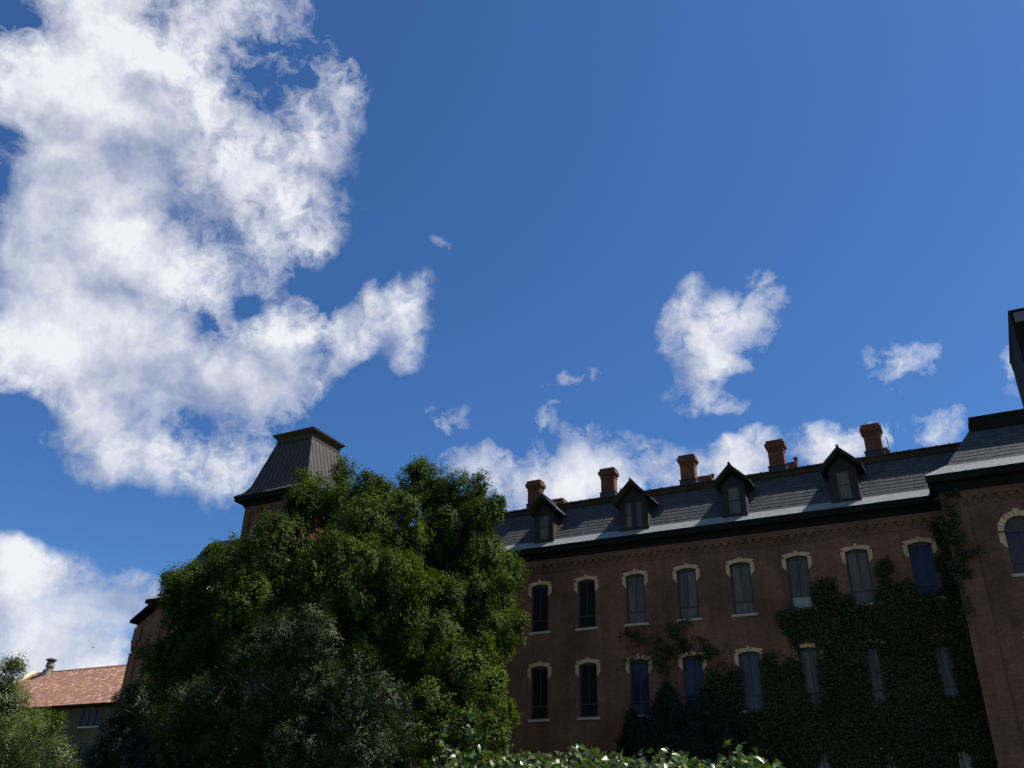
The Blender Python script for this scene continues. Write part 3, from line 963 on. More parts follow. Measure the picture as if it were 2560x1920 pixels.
# roof levels: (half width, z)
HW = (TXR - TX) / 2
TCy = (TYF + TB) / 2
lev = [(HW + e0 + 0.03, 24.43), (HW + 0.18, 24.78), (HW - 0.14, 25.35), (1.72, 29.15)]
mb = MB()
def sq(h, z):
    return [(TC - h, TCy - h, z), (TC + h, TCy - h, z), (TC + h, TCy + h, z), (TC - h, TCy + h, z)]
for (h0, z0), (h1, z1) in zip(lev[:-1], lev[1:]):
    a, b = sq(h0, z0), sq(h1, z1)
    for i in range(4):
        j = (i + 1) % 4
        mb.face(a[i], a[j], b[j], b[i])
mb.face(*sq(*lev[-1]))
troof = put('tower_roof', mb.mesh('tower_roof', M_BRONZE), hall)
# seams: raised ribs, each its own piece
for side in range(4):
    for k in range(13):
        m = MB()
        s = -0.97 + 1.94 * k / 12
        pts = []
        for h, z in lev:
            # ribs stay vertical in elevation: clip where they would leave the face
            xo = s * (HW - 0.1)
            pts.append((xo, h, z))
        P = []
        for i, (xo, h, z) in enumerate(pts):
            if abs(xo) <= h:
                P.append((xo, -h - 0.0, z))
            elif i:
                h0, z0 = pts[i - 1][1], pts[i - 1][2]
                if abs(xo) < h0:
                    t = (h0 - abs(xo)) / (h0 - h)
                    P.append((xo, -abs(xo), z0 + (z - z0) * t))
                break
        if len(P) < 2:
            continue
        for (xa, ya, za), (xb, yb, zb_) in zip(P[:-1], P[1:]):
            d = 0.010
            m.hexa([(xa - d, ya - 0.035, za + 0.01), (xa + d, ya - 0.035, za + 0.01), (xa + d, ya + 0.02, za), (xa - d, ya + 0.02, za),
                    (xb - d, yb - 0.035, zb_ + 0.01), (xb + d, yb - 0.035, zb_ + 0.01), (xb + d, yb + 0.02, zb_), (xb - d, yb + 0.02, zb_)])
        rot = Matrix.Rotation(side * math.pi / 2, 4, 'Z')
        m.v = [tuple(rot @ Vector(v) + Vector((TC, TCy, 0))) for v in m.v]
        put('seam', m.mesh('seam', M_BRONZE), troof)
for sx, sy in ((-1, -1), (1, -1), (1, 1), (-1, 1)):
    m = MB()
    m.tube([(TC + sx * h, TCy + sy * h, z + 0.01) for h, z in lev], [0.05] * 4, 6)
    put('hip_cap', m.mesh('hip_cap', M_BRONZE), troof)
mb = MB()
h = 1.72
a0, a1, a2, a3 = sq(h + 0.03, 29.12), sq(h + 0.03, 29.48), sq(h + 0.30, 29.74), sq(h + 0.33, 29.86)
for a, b in ((a0, a1), (a1, a2), (a2, a3)):
    for i in range(4):
        j = (i + 1) % 4
        mb.face(a[i], a[j], b[j], b[i])
mb.face(*a3)
mb.face(*a0[::-1])
for s in (a0,):
    mb.box(TC - h - 0.06, TC + h + 0.06, TCy - h - 0.06, TCy + h + 0.06, 29.08, 29.17)
put('tower_cornice', mb.mesh('left_tower_cornice', M_CORN), hall)

# ------------------------------------------------------------------ building with the red tile roof
tile_house = thing('tile_roofed_building', 'low tan building with sunlit red clay tile roof left of the hall', 'building', (-98, 74, 0))
M_TAN = material('tan_brick', rough=0.9, spec=0.2, build=b_brick((0.115, 0.070, 0.048), (0.090, 0.056, 0.040), (0.095, 0.068, 0.052), 0.2))
M_CREAMW = material('cream_limestone', rough=0.85, spec=0.2, build=b_var((0.60, 0.50, 0.34), (0.72, 0.62, 0.44), 1.0))


def b_tile(t, bs, m):
    ri = t.n('ShaderNodeAttribute', attribute_type='GEOMETRY', attribute_name='tint').outputs['Fac']
    cr = t.n('ShaderNodeValToRGB')
    cr.color_ramp.interpolation = 'CONSTANT'
    els = [(0.0, (0.190, 0.094, 0.070)), (0.26, (0.210, 0.106, 0.078)), (0.5, (0.168, 0.082, 0.064)), (0.68, (0.220, 0.120, 0.090)), (0.80, (0.29, 0.165, 0.105)), (0.92, (0.38, 0.25, 0.16))]
    cr.color_ramp.elements[0].color = (*els[0][1], 1)
    cr.color_ramp.elements[1].position = els[1][0]
    cr.color_ramp.elements[1].color = (*els[1][1], 1)
    for p, c in els[2:]:
        e = cr.color_ramp.elements.new(p)
        e.color = (*c, 1)
    t.t.links.new(ri, cr.inputs[0])
    t.t.links.new(cr.outputs[0], bs.inputs['Base Color'])


M_TILE = material('clay_tile', rough=0.8, spec=0.25, build=b_tile)
RX0, RX1 = -111.0, -78.0
EY, EZ, RY, RZ = 70.0, 14.5, 77.6, 20.1
mb = MB()
wz = 13.75
tops = [(xc, 3.1, 12.25, 13.95, 0.02) for xc in (-109.9, -99.9, -89.8, -79.9)]
lows = [(xc, 1.5, 8.85, 10.5, 0.02) for xc in (-109.9, -99.9, -94.9, -89.8, -84.8, -79.9)]
wall_front(mb, RX0, RX1, 0, 14.4, 70.9, [(a, 3.1, c, d, e) for a, b, c, d, e in tops] + lows, 0.25)
mb.box(RX0, RX1, 71.16, 84.0, 0, 14.4)
put('wall', mb.mesh('tan_wall', M_TAN), tile_house)
for xc, w, zb, zs, rise in tops:
    for c in (-1.05, 0.0, 1.05):
        m = MB()
        a, b = xc + c - 0.42, xc + c + 0.42
        m.box(a, a + 0.08, 70.98, 71.1, zb, zs)
        m.box(b - 0.08, b, 70.98, 71.1, zb, zs)
        m.box(a, b, 71.0, 71.1, zs - 0.08, zs - 0.001)
        m.box(a, b, 71.0, 71.1, zb + 0.001, zb + 0.08)
        m.box(a + 0.081, b - 0.081, 71.01, 71.09, (zb + zs) / 2 - 0.03, (zb + zs) / 2 + 0.03)
        wv = put('window', m.mesh('tile_window', M_FRAME), tile_house)
        m = MB()
        m.box(a + 0.08, b - 0.08, 71.04, 71.06, zb + 0.08, zs - 0.08)
        put('pane', m.mesh('pane', M_GLASS['dark']), wv)
        if c < 1.0:
            m = MB()
            m.box(xc + c + 0.421, xc + c + 0.629, 70.93, 71.14, zb, zs)
            put('mullion', m.mesh('mullion', M_TAN), tile_house)
    m = MB()
    m.box(xc - 1.7, xc + 1.7, 70.8, 70.95, zb - 0.16, zb - 0.004)
    put('sill', m.mesh('tile_sill', M_STONE), tile_house)
for xc, w, zb, zs, rise in lows:
    m = MB()
    for a, b in ((xc - w / 2, xc - 0.05), (xc + 0.05, xc + w / 2)):
        m.box(a, a + 0.06, 71.0, 71.1, zb, zs)
        m.box(b - 0.06, b, 71.0, 71.1, zb, zs)
    m.box(xc - 0.05, xc + 0.05, 70.99, 71.1, zb, zs)
    wv = put('window', m.mesh('tile_window', M_FRAME), tile_house)
    m = MB()
    m.box(xc - w / 2, xc + w / 2, 71.04, 71.06, zb, zs)
    put('pane', m.mesh('pane', M_GLASS['dark']), wv)
    m = MB()
    m.box(xc - 0.9, xc + 0.9, 70.78, 70.95, zb - 0.16, zb - 0.004)
    put('sill', m.mesh('tile_sill', M_STONE), tile_house)
mb = MB()
mb.prism([(EY + 0.1, EZ - 0.06), (RY, RZ - 0.05), (2 * RY - EY - 0.1, EZ - 0.06), (2 * RY - EY, EZ - 0.22), (EY + 0.1, EZ - 0.22)], 'x', RX0, RX1)
roof2 = put('roof', mb.mesh('tile_deck', M_TRIM), tile_house)
# barrel tiles
nc, sl = int((RX1 - RX0) / 0.30), math.hypot(RY - EY, RZ - EZ)
nr = int(sl / 0.40)
dirv = np.array([0, (RY - EY) / sl, (RZ - EZ) / sl])
nrmv = np.array([0, -(RZ - EZ) / sl, (RY - EY) / sl])
vs, fs, tn = [], [], []
K = 5
base_i = 0
tintcol = nrg.random((nr, nc))
blot = nrg.random((nr, nc))
for r in range(nr):
    p0 = np.array([0, EY, EZ]) + dirv * (r * sl / nr - 0.05)
    for c in range(nc):
        xc = RX0 + (c + 0.5) * (RX1 - RX0) / nc
        for e, lift in ((0, 0.035), (1, 0.005)):
            for k in range(K):
                a = math.pi * k / (K - 1)
                q = p0 + dirv * (e * (sl / nr + 0.06)) + nrmv * (0.07 * math.sin(a) + lift)
                vs.append((xc - 0.13 * math.cos(a), q[1], q[2]))
        for k in range(K - 1):
            fs.append((base_i + k, base_i + k + 1, base_i + K + k + 1, base_i + K + k))
            tn.append(tintcol[r, c])
        base_i += 2 * K
o = put('roof_tile', np_mesh('roof_tile', vs, fs, M_TILE, tn), roof2)
o['kind'] = 'stuff'
mb = MB()
k = 0
xx = RX0 + 0.4
while xx < RX1:
    mb.tube([(xx, RY, RZ + 0.02), (xx + 0.38, RY, RZ + 0.06)], [0.13, 0.16], 7)
    xx += 0.36
o = put('ridge_tile', mb.mesh('ridge_tile', material('ridge_clay', (0.20, 0.10, 0.08), 0.85, 0.2)), roof2)
mb = MB()
mb.hexa([(RX0 - 0.55, EY - 0.2, EZ - 0.3), (RX0, EY - 0.2, EZ - 0.3), (RX0, EY - 0.2, EZ + 0.25), (RX0 - 0.55, EY - 0.2, EZ + 0.25),
         (RX0 - 0.55, RY, RZ - 0.2), (RX0, RY, RZ - 0.2), (RX0, RY, RZ + 0.45), (RX0 - 0.55, RY, RZ + 0.45)])
mb.hexa([(RX0 - 0.55, RY + 0.001, RZ - 0.2), (RX0, RY + 0.001, RZ - 0.2), (RX0, RY + 0.001, RZ + 0.45), (RX0 - 0.55, RY + 0.001, RZ + 0.45),
         (RX0 - 0.55, 2 * RY - EY, EZ - 0.3), (RX0, 2 * RY - EY, EZ - 0.3), (RX0, 2 * RY - EY, EZ + 0.25), (RX0 - 0.55, 2 * RY - EY, EZ + 0.25)])
put('gable_coping', mb.mesh('gable_coping', M_CREAMW), tile_house)
VX = -108.3
M_GALV = material('galvanised_metal', rough=0.55, spec=0.4, build=b_var((0.10, 0.095, 0.085), (0.24, 0.21, 0.175), 1.5))
mb = MB()
mb.prism([(RY - 1.0, RZ - 0.78), (RY + 0.6, RZ - 0.7), (RY + 0.25, RZ + 0.42), (RY - 0.5, RZ + 0.42)], 'x', VX - 0.38, VX + 0.62)
vent = put('roof_ventilator', mb.mesh('ventilator_base', M_GALV), tile_house)
mb = MB()
mb.lathe([(0.32, RZ + 0.3), (0.33, RZ + 0.45), (0.52, RZ + 0.65), (0.55, RZ + 0.78), (0.48, RZ + 1.25), (0.38, RZ + 1.42)], VX + 0.15, RY - 0.1, 20)
put('ventilator_drum', mb.mesh('ventilator_drum', M_GALV), vent)
mb = MB()
mb.lathe([(0.45, RZ + 1.42), (0.68, RZ + 1.52), (0.66, RZ + 1.64), (0.25, RZ + 1.80)], VX + 0.15, RY - 0.1, 20)
put('ventilator_cap', mb.mesh('ventilator_cap', M_BASE), vent)


# ------------------------------------------------------------------ foliage helpers
def leaf_cloud(cent, nrm, length, width, rng, fold=0.18, tint=None):
    """one diamond leaf (two triangles folded along the midrib) per centre"""
    n = len(cent)
    nrm = nrm / (np.linalg.norm(nrm, axis=1, keepdims=True) + 1e-9)
    ref = rng.normal(size=(n, 3))
    ax = np.cross(nrm, ref)
    ax /= np.linalg.norm(ax, axis=1, keepdims=True) + 1e-9
    bx = np.cross(nrm, ax)
    L = (length * rng.uniform(0.7, 1.25, n))[:, None]
    Wd = (width * rng.uniform(0.75, 1.2, n))[:, None]
    p0 = cent - ax * L * 0.5
    p2 = cent + ax * L * 0.5 - nrm * L * 0.1
    p1 = cent + bx * Wd * 0.5 + nrm * Wd * fold - ax * L * 0.06
    p3 = cent - bx * Wd * 0.5 + nrm * Wd * fold - ax * L * 0.06
    v = np.stack([p0, p1, p2, p3], 1).reshape(-1, 3)
    i = np.arange(n)[:, None] * 4
    f = np.concatenate([i + np.array([[0, 1, 2]]), i + np.array([[0, 2, 3]])], 1).reshape(-1, 3)
    tn = np.repeat(tint if tint is not None else rng.random(n), 2)
    return v, f, tn


def crown_points(lobes, rng, rc, dens, per, vert=1.25, puff=0.78, tufts=20):
    """leaf tufts set over rounded puffs, the puffs set over the outside of each limb's lobe; big leaves fill the inside"""
    C, Nn, T = [], [], []
    for (x, y, z, r) in lobes:
        pr = min(puff, r * 0.55)
        k = max(5, int(4 * math.pi * r * r * dens))
        d = rng.normal(size=(k, 3))
        d /= np.linalg.norm(d, axis=1, keepdims=True)
        pc = np.array([x, y, z]) + d * (max(r - 0.8 * pr - 0.12, 0.25 * r) * rng.uniform(0.62, 1.0, k))[:, None]
        for q in range(k):
            R_ = pr * rng.uniform(0.6, 1.25)
            tone = rng.uniform(0.15, 0.7)
            nt = max(4, int(tufts * (R_ / puff) ** 1.5))
            e = rng.normal(size=(nt, 3)) + d[q] * 0.5 + np.array([0, 0, 0.35])
            e /= np.linalg.norm(e, axis=1, keepdims=True)
            tc = pc[q] + e * R_ * rng.uniform(0.55, 1.0, nt)[:, None] * np.array([1, 1, 1.1])
            for j in range(nt):
                m = max(5, int(per * rng.uniform(0.6, 1.4)))
                rr = rc * rng.uniform(0.65, 1.3)
                off = np.clip(rng.normal(size=(m, 3)), -1.6, 1.6) * rr * np.array([0.5, 0.5, 0.5 * vert])
                off += rng.uniform(-0.3, 1, m)[:, None] * (e[j] * 0.5 + np.array([0, 0, 0.7 * vert])) * rr * 0.8
                C.append(tc[j] + off)
                Nn.append(np.array([0, 0, 0.45]) + e[j] * 0.9 + d[q] * 0.5 + rng.normal(size=(m, 3)) * 0.27)
                T.append(np.clip(tone + rng.normal(size=m) * 0.10, 0, 0.999))
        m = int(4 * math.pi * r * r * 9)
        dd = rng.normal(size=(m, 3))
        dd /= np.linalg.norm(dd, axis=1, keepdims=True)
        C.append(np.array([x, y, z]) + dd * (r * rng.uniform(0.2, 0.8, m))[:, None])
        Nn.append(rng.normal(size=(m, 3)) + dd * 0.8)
        T.append(rng.uniform(0, 0.4, m))  # inner leaves keep to low tints: shade between puffs put into colour
    return np.concatenate(C), np.concatenate(Nn), np.concatenate(T)


def tree(name, label, cat, base, lobes, mat, rng, rc=0.21, dens=0.46, per=24, ln=0.118, wd=0.098, trunk_r=0.3, group=None, vert=1.25, fork=0.45, back=0.0):
    t = thing(name, label, cat, base, group)
    L = list(lobes)
    if back:
        L += [(x, y + back, z - 0.3, r * 1.05) for (x, y, z, r) in lobes if r > 1.4]
    c, n, tn = crown_points(L, rng, rc, dens, per, vert)
    keep = c[:, 2] > 0.35
    v, f, tt = leaf_cloud(c[keep], n[keep], ln, wd, rng, tint=tn[keep])
    put('crown', np_mesh('crown', v, f, mat, tt), t)
    # trunk and limbs
    bx, by, bz = base
    top = max(l[2] for l in L)
    cx = sum(l[0] for l in L) / len(L)
    cy = sum(l[1] for l in L) / len(L)
    zf = top * fork * 0.6
    fork_p = Vector((bx + (cx - bx) * 0.35, by + (cy - by) * 0.35, zf))
    m = MB()
    m.tube([(bx, by, -0.1), (bx, by, 0.15), (bx, by, 0.6), tuple((Vector((bx, by, 0)) + fork_p) / 2 + Vector((0.05, 0, 0))), tuple(fork_p)],
           [trunk_r * 1.9, trunk_r * 1.45, trunk_r * 1.1, trunk_r * 0.95, trunk_r * 0.8], 12)
    put('trunk', m.mesh('trunk', M_BARK), t)
    for k, (x, y, z, r) in enumerate(L):
        if r < 0.5 * max(l[3] for l in L):
            continue
        m = MB()
        e = Vector((x, y, z))
        mid = fork_p.lerp(e, 0.5) + Vector((rng.normal() * 0.3, rng.normal() * 0.3, 0.3 + 0.1 * r))
        m.tube([tuple(fork_p - Vector((0, 0, 0.2))), tuple(fork_p.lerp(mid, 0.5)), tuple(mid), tuple(mid.lerp(e, 0.6)), tuple(e)],
               [trunk_r * 0.5, trunk_r * 0.4, trunk_r * 0.3, trunk_r * 0.2, trunk_r * 0.1], 7)
        for q in range(5):
            d = Vector(rng.normal(size=3)).normalized()
            d.z = abs(d.z) * 0.7 + 0.2
            s = mid.lerp(e, rng.uniform(0.3, 1))
            m.tube([tuple(s), tuple(s + d * r * 0.5 + Vector((0, 0, 0.05))), tuple(s + d * r * 0.95)], [trunk_r * 0.16, trunk_r * 0.1, trunk_r * 0.04], 5)
        put('limb', m.mesh('limb', M_BARK), t)
    return t


A = [(-27.41, 33.0, 16.46, 1.85), (-28.2, 32.0, 15.81, 1.5), (-24.22, 31.5, 14.24, 1.94), (-28.6, 31.0, 13.29, 2.27), (-31.74, 31.0, 12.76, 1.95), (-33.86, 31.0, 11.79, 1.95), (-21.64, 31.0, 11.6, 1.47), (-24.05, 30.0, 11.25, 2.59), (-28.61, 30.0, 10.45, 2.34), (-33.07, 31.0, 9.72, 1.9), (-35.92, 31.5, 9.06, 1.37), (-21.28, 31.0, 9.86, 1.43), (-22.38, 31.0, 8.79, 1.85), (-33.26, 31.0, 7.03, 2.22), (-26.02, 31.0, 9.04, 2.28), (-33.31, 31.5, 14.07, 0.91), (-35.9, 31.2, 13.04, 0.85), (-30.24, 31.0, 13.6, 1.26), (-33.0, 31.3, 13.25, 0.8), (-34.6, 31.2, 13.2, 1.0), (-35.3, 31.4, 11.9, 1.1), (-27.4, 33.5, 18.15, 0.99), (-29.28, 33.0, 17.83, 1.04), (-25.15, 33.0, 16.97, 1.15), (-24.3, 33.0, 16.3, 1.2), (-23.6, 33.5, 15.6, 1.3), (-20.59, 31.0, 11.15, 0.85)]
B = [(-24.75, 37.0, 18.29, 1.61), (-22.47, 37.0, 17.39, 1.5), (-20.95, 37.0, 16.2, 1.32), (-23.01, 36.5, 15.37, 1.93), (-20.74, 36.5, 13.87, 1.47), (-24.69, 37.0, 14.46, 1.65), (-20.71, 36.0, 11.98, 1.55), (-19.68, 36.0, 10.32, 1.29), (-21.49, 36.0, 10.18, 1.68), (-18.48, 35.5, 9.68, 0.93), (-25.36, 37.0, 19.43, 0.83), (-21.43, 37.2, 18.07, 0.75), (-20.22, 37.0, 16.79, 0.65), (-18.04, 35.4, 10.33, 0.61), (-19.44, 36.0, 12.43, 0.75), (-26.61, 37.5, 18.17, 1.31)]
E_ = [(-18.6, 31.0, 7.45, 1.5), (-17.1, 31.0, 6.7, 1.15), (-17.6, 31.5, 8.3, 0.8), (-19.01, 30.0, 6.29, 1.19), (-16.3, 30.0, 4.94, 1.0), (-17.69, 30.0, 4.97, 1.3), (-16.1, 30.3, 5.75, 0.8), (-18.92, 29.5, 4.68, 1.03), (-16.8, 31.0, 7.2, 0.55), (-17.6, 30.2, 3.4, 1.2)]
Cc = [(-23.39, 26.0, 8.17, 1.24), (-21.46, 26.0, 7.89, 1.25), (-24.89, 26.0, 7.32, 1.21), (-19.78, 26.0, 6.74, 1.16), (-22.24, 26.0, 6.46, 1.81), (-18.47, 26.0, 5.68, 1.16), (-26.58, 26.0, 6.31, 1.15), (-23.77, 26.0, 5.15, 1.74), (-20.14, 26.0, 4.9, 1.72), (-28.18, 26.0, 6.02, 0.85), (-17.23, 25.5, 4.64, 0.84), (-28.98, 26.0, 5.46, 0.65), (-25.68, 26.0, 4.66, 1.18), (-21.52, 25.5, 4.12, 1.51), (-22.45, 26.3, 9.05, 0.61), (-24.7, 26.2, 8.92, 0.56), (-19.0, 25.6, 3.9, 1.1), (-25.0, 26.0, 3.3, 1.4)]
F_ = [(-42.6, 37.0, 8.2, 1.75), (-43.9, 37.0, 6.3, 1.7), (-40.25, 37.0, 6.24, 2.4), (-44.65, 36.5, 5.27, 1.33), (-40.85, 36.5, 5.01, 2.15) , (-37.5, 36.0, 6.0, 2.3), (-38.0, 36.5, 8.5, 1.8)]
D = [(-36.5, 24.0, 7.18, 1.0), (-36.4, 24.0, 6.08, 1.3), (-31.7, 23.0, 4.6, 0.95), (-32.9, 23.0, 4.05, 1.3), (-30.9, 23.0, 5.15, 0.42), (-36.76, 24.0, 5.65, 1.8), (-38.34, 24.3, 7.52, 1.2), (-30.1, 22.6, 3.85, 0.85), (-35.75, 24.0, 7.75, 0.5)]
tree('linden_tree', 'broad linden tree standing in front of the metal roofed tower', 'tree', (-28, 33, 0), A, M_LEAF_A, np.random.default_rng(1), trunk_r=0.38, back=2.6, group='trees before the brick hall')
tree('linden_tree', 'tall linden tree reaching the roof line beside the leftmost dormer', 'tree', (-22.4, 37.2, 0), B, M_LEAF_A, np.random.default_rng(2), trunk_r=0.30, back=1.6, group='trees before the brick hall')
tree('linden_tree', 'low yellow-green linden tree under the tall linden by the brick wall', 'tree', (-18.0, 30.6, 0), E_, M_LEAF_A, np.random.default_rng(3), trunk_r=0.14, back=1.2, group='trees before the brick hall')
tree('ash_tree', 'dark grey-green ash tree with narrow glossy leaves, lower centre', 'tree', (-22.4, 26.6, 0), Cc, M_LEAF_C, np.random.default_rng(4), rc=0.22, dens=0.58, per=22, ln=0.14, wd=0.042, trunk_r=0.2, back=1.8, vert=0.8, group='trees before the brick hall')
tree('maple_tree', 'deep dark maple tree in front of the left end of the hall', 'tree', (-41.0, 37.2, 0), F_, M_LEAF_F, np.random.default_rng(5), trunk_r=0.26, back=1.8, group='trees before the brick hall')
tree('locust_tree', 'sunlit feathery locust tree before the red tile roof', 'tree', (-35.6, 24.4, 0), D, M_LEAF_D, np.random.default_rng(6), rc=0.24, dens=0.5, per=30, ln=0.10, wd=0.05, trunk_r=0.16, back=0.9, vert=0.9, group='trees before the brick hall')


# ------------------------------------------------------------------ ivy on the wall
def inpoly(px, pz, poly):
    inside = np.zeros(len(px), bool)
    j = len(poly) - 1
    for i in range(len(poly)):
        xi, zi = poly[i]
        xj, zj = poly[j]
        cond = ((zi > pz) != (zj > pz)) & (px < (xj - xi) * (pz - zi) / (zj - zi + 1e-12) + xi)
        inside ^= cond
        j = i
    return inside


def ivy(name, label, polys, holes, y, dens, rng, group, stems, edge=0.28):
    t = thing(name, label, 'ivy', (stems[0][0][0], y, 0), group)
    C, Nn, T = [], [], []
    for poly, yy in polys:
        xs = [p[0] for p in poly]
        zs = [p[1] for p in poly]
        n = int((max(xs) - min(xs) + 0.6) * (max(zs) - min(zs) + 0.6) * dens)
        px = rng.uniform(min(xs) - 0.3, max(xs) + 0.3, n)
        pz = rng.uniform(min(zs) - 0.3, max(zs) + 0.3, n)
        # ragged edge: test a jittered copy of each point
        jx = px + 0.16 * np.sin(px * 5.1 + pz * 3.3) + rng.normal(size=n) * edge * 0.35
        jz = pz + 0.16 * np.sin(pz * 4.3 - px * 2.7 + 1) + rng.normal(size=n) * edge * 0.35
        ok = inpoly(jx, jz, poly)
        for (a, b, c, d) in holes:
            ax = px + rng.normal(size=n) * 0.06
            ok &= ~((ax > a) & (ax < b) & (pz + rng.normal(size=n) * 0.07 > c) & (pz < d))
        thin = np.sin(px * 2.3 + 1.7 * np.sin(pz * 1.1)) * np.sin(pz * 2.9 + 1.3 * np.sin(px * 1.7)) + 0.45 * np.sin(px * 6.1 + pz * 4.7)
        ok &= rng.random(n) < np.clip(0.80 + 0.55 * thin + 0.30 * np.clip((px + 11) / 8, -0.6, 1) + 0.35 * (pz < 9), 0.12, 1)
        px, pz = px[ok], pz[ok]
        m = len(px)
        bulge = 0.10 + 0.16 * (0.5 + 0.5 * np.sin(px * 1.9 + np.sin(pz * 1.3) * 2) * np.cos(pz * 1.7 + px * 0.6))
        py = yy - 0.015 - rng.random(m) ** 0.7 * bulge
        C.append(np.stack([px, py, pz], 1))
        Nn.append(np.stack([rng.normal(size=m) * 0.45, -0.8 + rng.normal(size=m) * 0.35, 0.35 + rng.normal(size=m) * 0.45], 1))
        T.append(np.clip(0.45 + 0.3 * np.sin(px * 1.1 + 2) * np.sin(pz * 1.4) + rng.normal(size=m) * 0.18, 0, 0.999))
    c, n, tn = np.concatenate(C), np.concatenate(Nn), np.concatenate(T)
    v, f, tt = leaf_cloud(c, n, 0.115, 0.105, rng, tint=tn)
    put('leaves', np_mesh('leaves', v, f, M_IVY, tt), t)
    m = MB()
    for s in stems:
        k = len(s)
        m.tube([(p[0], y - 0.03, p[1]) for p in s], [0.035 - 0.025 * i / k for i in range(k)], 5)
    put('stem', m.mesh('stem', M_TWIG), t)
    return t


IVY_MAIN = [(-0.22, 12.2), (-0.22, 0.0), (-12.79, 0.0), (-12.6, 6.4), (-12.86, 7.8), (-12.2, 8.9), (-11.43, 9.47), (-10.44, 9.56), (-9.91, 9.15), (-9.45, 9.87), (-8.34, 9.61), (-7.82, 10.13), (-8.37, 11.7), (-7.59, 11.82), (-6.7, 12.3), (-6.44, 13.4), (-6.04, 13.0), (-5.39, 13.04), (-5.2, 12.16), (-4.3, 12.2), (-3.78, 12.4), (-3.5, 13.8), (-3.08, 13.9), (-3.05, 13.08), (-2.69, 12.67), (-2.37, 13.0), (-2.1, 12.2), (-1.1, 12.2), (-0.9, 13.6), (-0.82, 14.9), (-0.6, 15.6), (-0.27, 15.6)]
IVY_COL = [(-0.26, 16.02), (0.5, 16.05), (0.09, 15.22), (0.46, 15.35), (0.27, 14.73), (-0.05, 14.23), (0.33, 13.81), (0.23, 13.46), (0.8, 13.39), (0.69, 12.87), (0.12, 12.76), (0.21, 12.4), (-0.1, 12.0), (-0.2, 10.0), (-0.27, 10.0)]
holes = [(-7.50, -6.86, 7.56, 10.3), (-4.64, -4.12, 7.58, 9.95), (-1.80, -1.20, 7.62, 9.80), (-10.4, -9.50, 7.42, 10.2),
         (-7.62, -6.68, 11.93, 14.5), (-4.82, -3.9, 11.93, 14.5), (-2.02, -1.12, 12.16, 14.5),
         (-7.2, -7.0, 2.9, 5.62), (-7.34, -6.86, 2.9, 5.15), (-4.42, -4.20, 2.9, 5.45), (-4.55, -4.1, 2.9, 4.95), (-1.72, -1.25, 2.9, 5.45), (-10.1, -9.6, 2.9, 5.3)]
ivy('ivy', 'large mass of ivy covering the lower right of the brick wall', [(IVY_MAIN, FY), (IVY_COL, PY)], holes, FY, 620, np.random.default_rng(21), 'ivy on the hall wall',
    [[(-0.9, 0), (-0.8, 5), (-0.7, 10), (-0.6, 15.2)], [(-5.6, 0), (-5.4, 6), (-5.5, 12)], [(-8.6, 0), (-8.4, 5), (-8.3, 9.5)], [(-11.5, 0), (-11.3, 4.5), (-11.2, 9)]])
IVY2 = [(-16.54, 11.4), (-16.13, 11.71), (-15.4, 11.22), (-14.91, 11.46), (-14.46, 11.51), (-14.86, 11.18), (-14.22, 11.13), (-14.05, 11.85), (-13.36, 11.8), (-12.68, 11.67), (-13.39, 11.37), (-12.98, 10.98), (-12.03, 10.68), (-10.97, 10.17), (-11.85, 9.92), (-12.25, 10.11), (-12.79, 10.21), (-13.48, 10.02), (-13.78, 10.16), (-14.31, 9.78), (-13.95, 8.6), (-14.15, 7.9), (-14.3, 8.8), (-14.4, 9.27), (-14.8, 9.99), (-15.23, 10.31), (-14.65, 10.39), (-14.87, 10.88), (-15.38, 10.98), (-16.1, 11.0)]
IVY3 = [(-16.47, 9.86), (-16.3, 10.2), (-15.68, 10.19), (-14.97, 10.24), (-14.97, 10.35), (-15.22, 10.37), (-15.12, 9.95), (-15.69, 10.02), (-16.02, 9.89), (-16.42, 9.68)]
ivy('ivy', 'small spreading patch of ivy between the two window rows', [(IVY2, FY), (IVY3, FY)], [], FY, 480, np.random.default_rng(22), 'ivy on the hall wall',
    [[(-14.1, 0), (-14.05, 5), (-14.1, 8.5), (-14.0, 11.2)], [(-14.1, 8.6), (-14.6, 10.5), (-15.9, 11.3)], [(-14.1, 9.4), (-13, 10.4), (-11.6, 10.2)]], 0.4)


# ------------------------------------------------------------------ dark evergreens at the wall foot
def evergreen(label, x, y, h, r, seed):
    rng = np.random.default_rng(seed)
    t = thing('yew_shrub', label, 'shrub', (x, y, 0), 'evergreen shrubs against the wall')
    n = int(12000 * r * h / 8)
    u = rng.random(n) ** 0.75
    z = h * (1 - u) + 0.05
    th = rng.uniform(0, 2 * math.pi, n)
    rad = r * (u ** 0.72) * (0.55 + 0.45 * rng.random(n) ** 0.5) * (1 + 0.20 * np.sin(z * 3.1 + 3 * th) + 0.18 * np.sin(z * 7.3 - 2 * th + seed) + 0.12 * np.sin(5 * th + seed))
    c = np.stack([x + rad * np.cos(th), y + rad * np.sin(th) * 0.8, z], 1)
    c += rng.normal(size=c.shape) * 0.11
    nn = np.stack([np.cos(th), np.sin(th), 0.5 + 0 * th], 1) + rng.normal(size=(n, 3)) * 0.5
    v, f, tt = leaf_cloud(c, nn, 0.15, 0.06, rng)
    put('foliage', np_mesh('foliage', v, f, M_YEW, tt), t)
    m = MB()
    m.tube([(x, y, 0), (x, y, h * 0.5), (x, y, h * 0.92)], [0.12, 0.08, 0.02], 7)
    put('trunk', m.mesh('trunk', M_BARK), t)


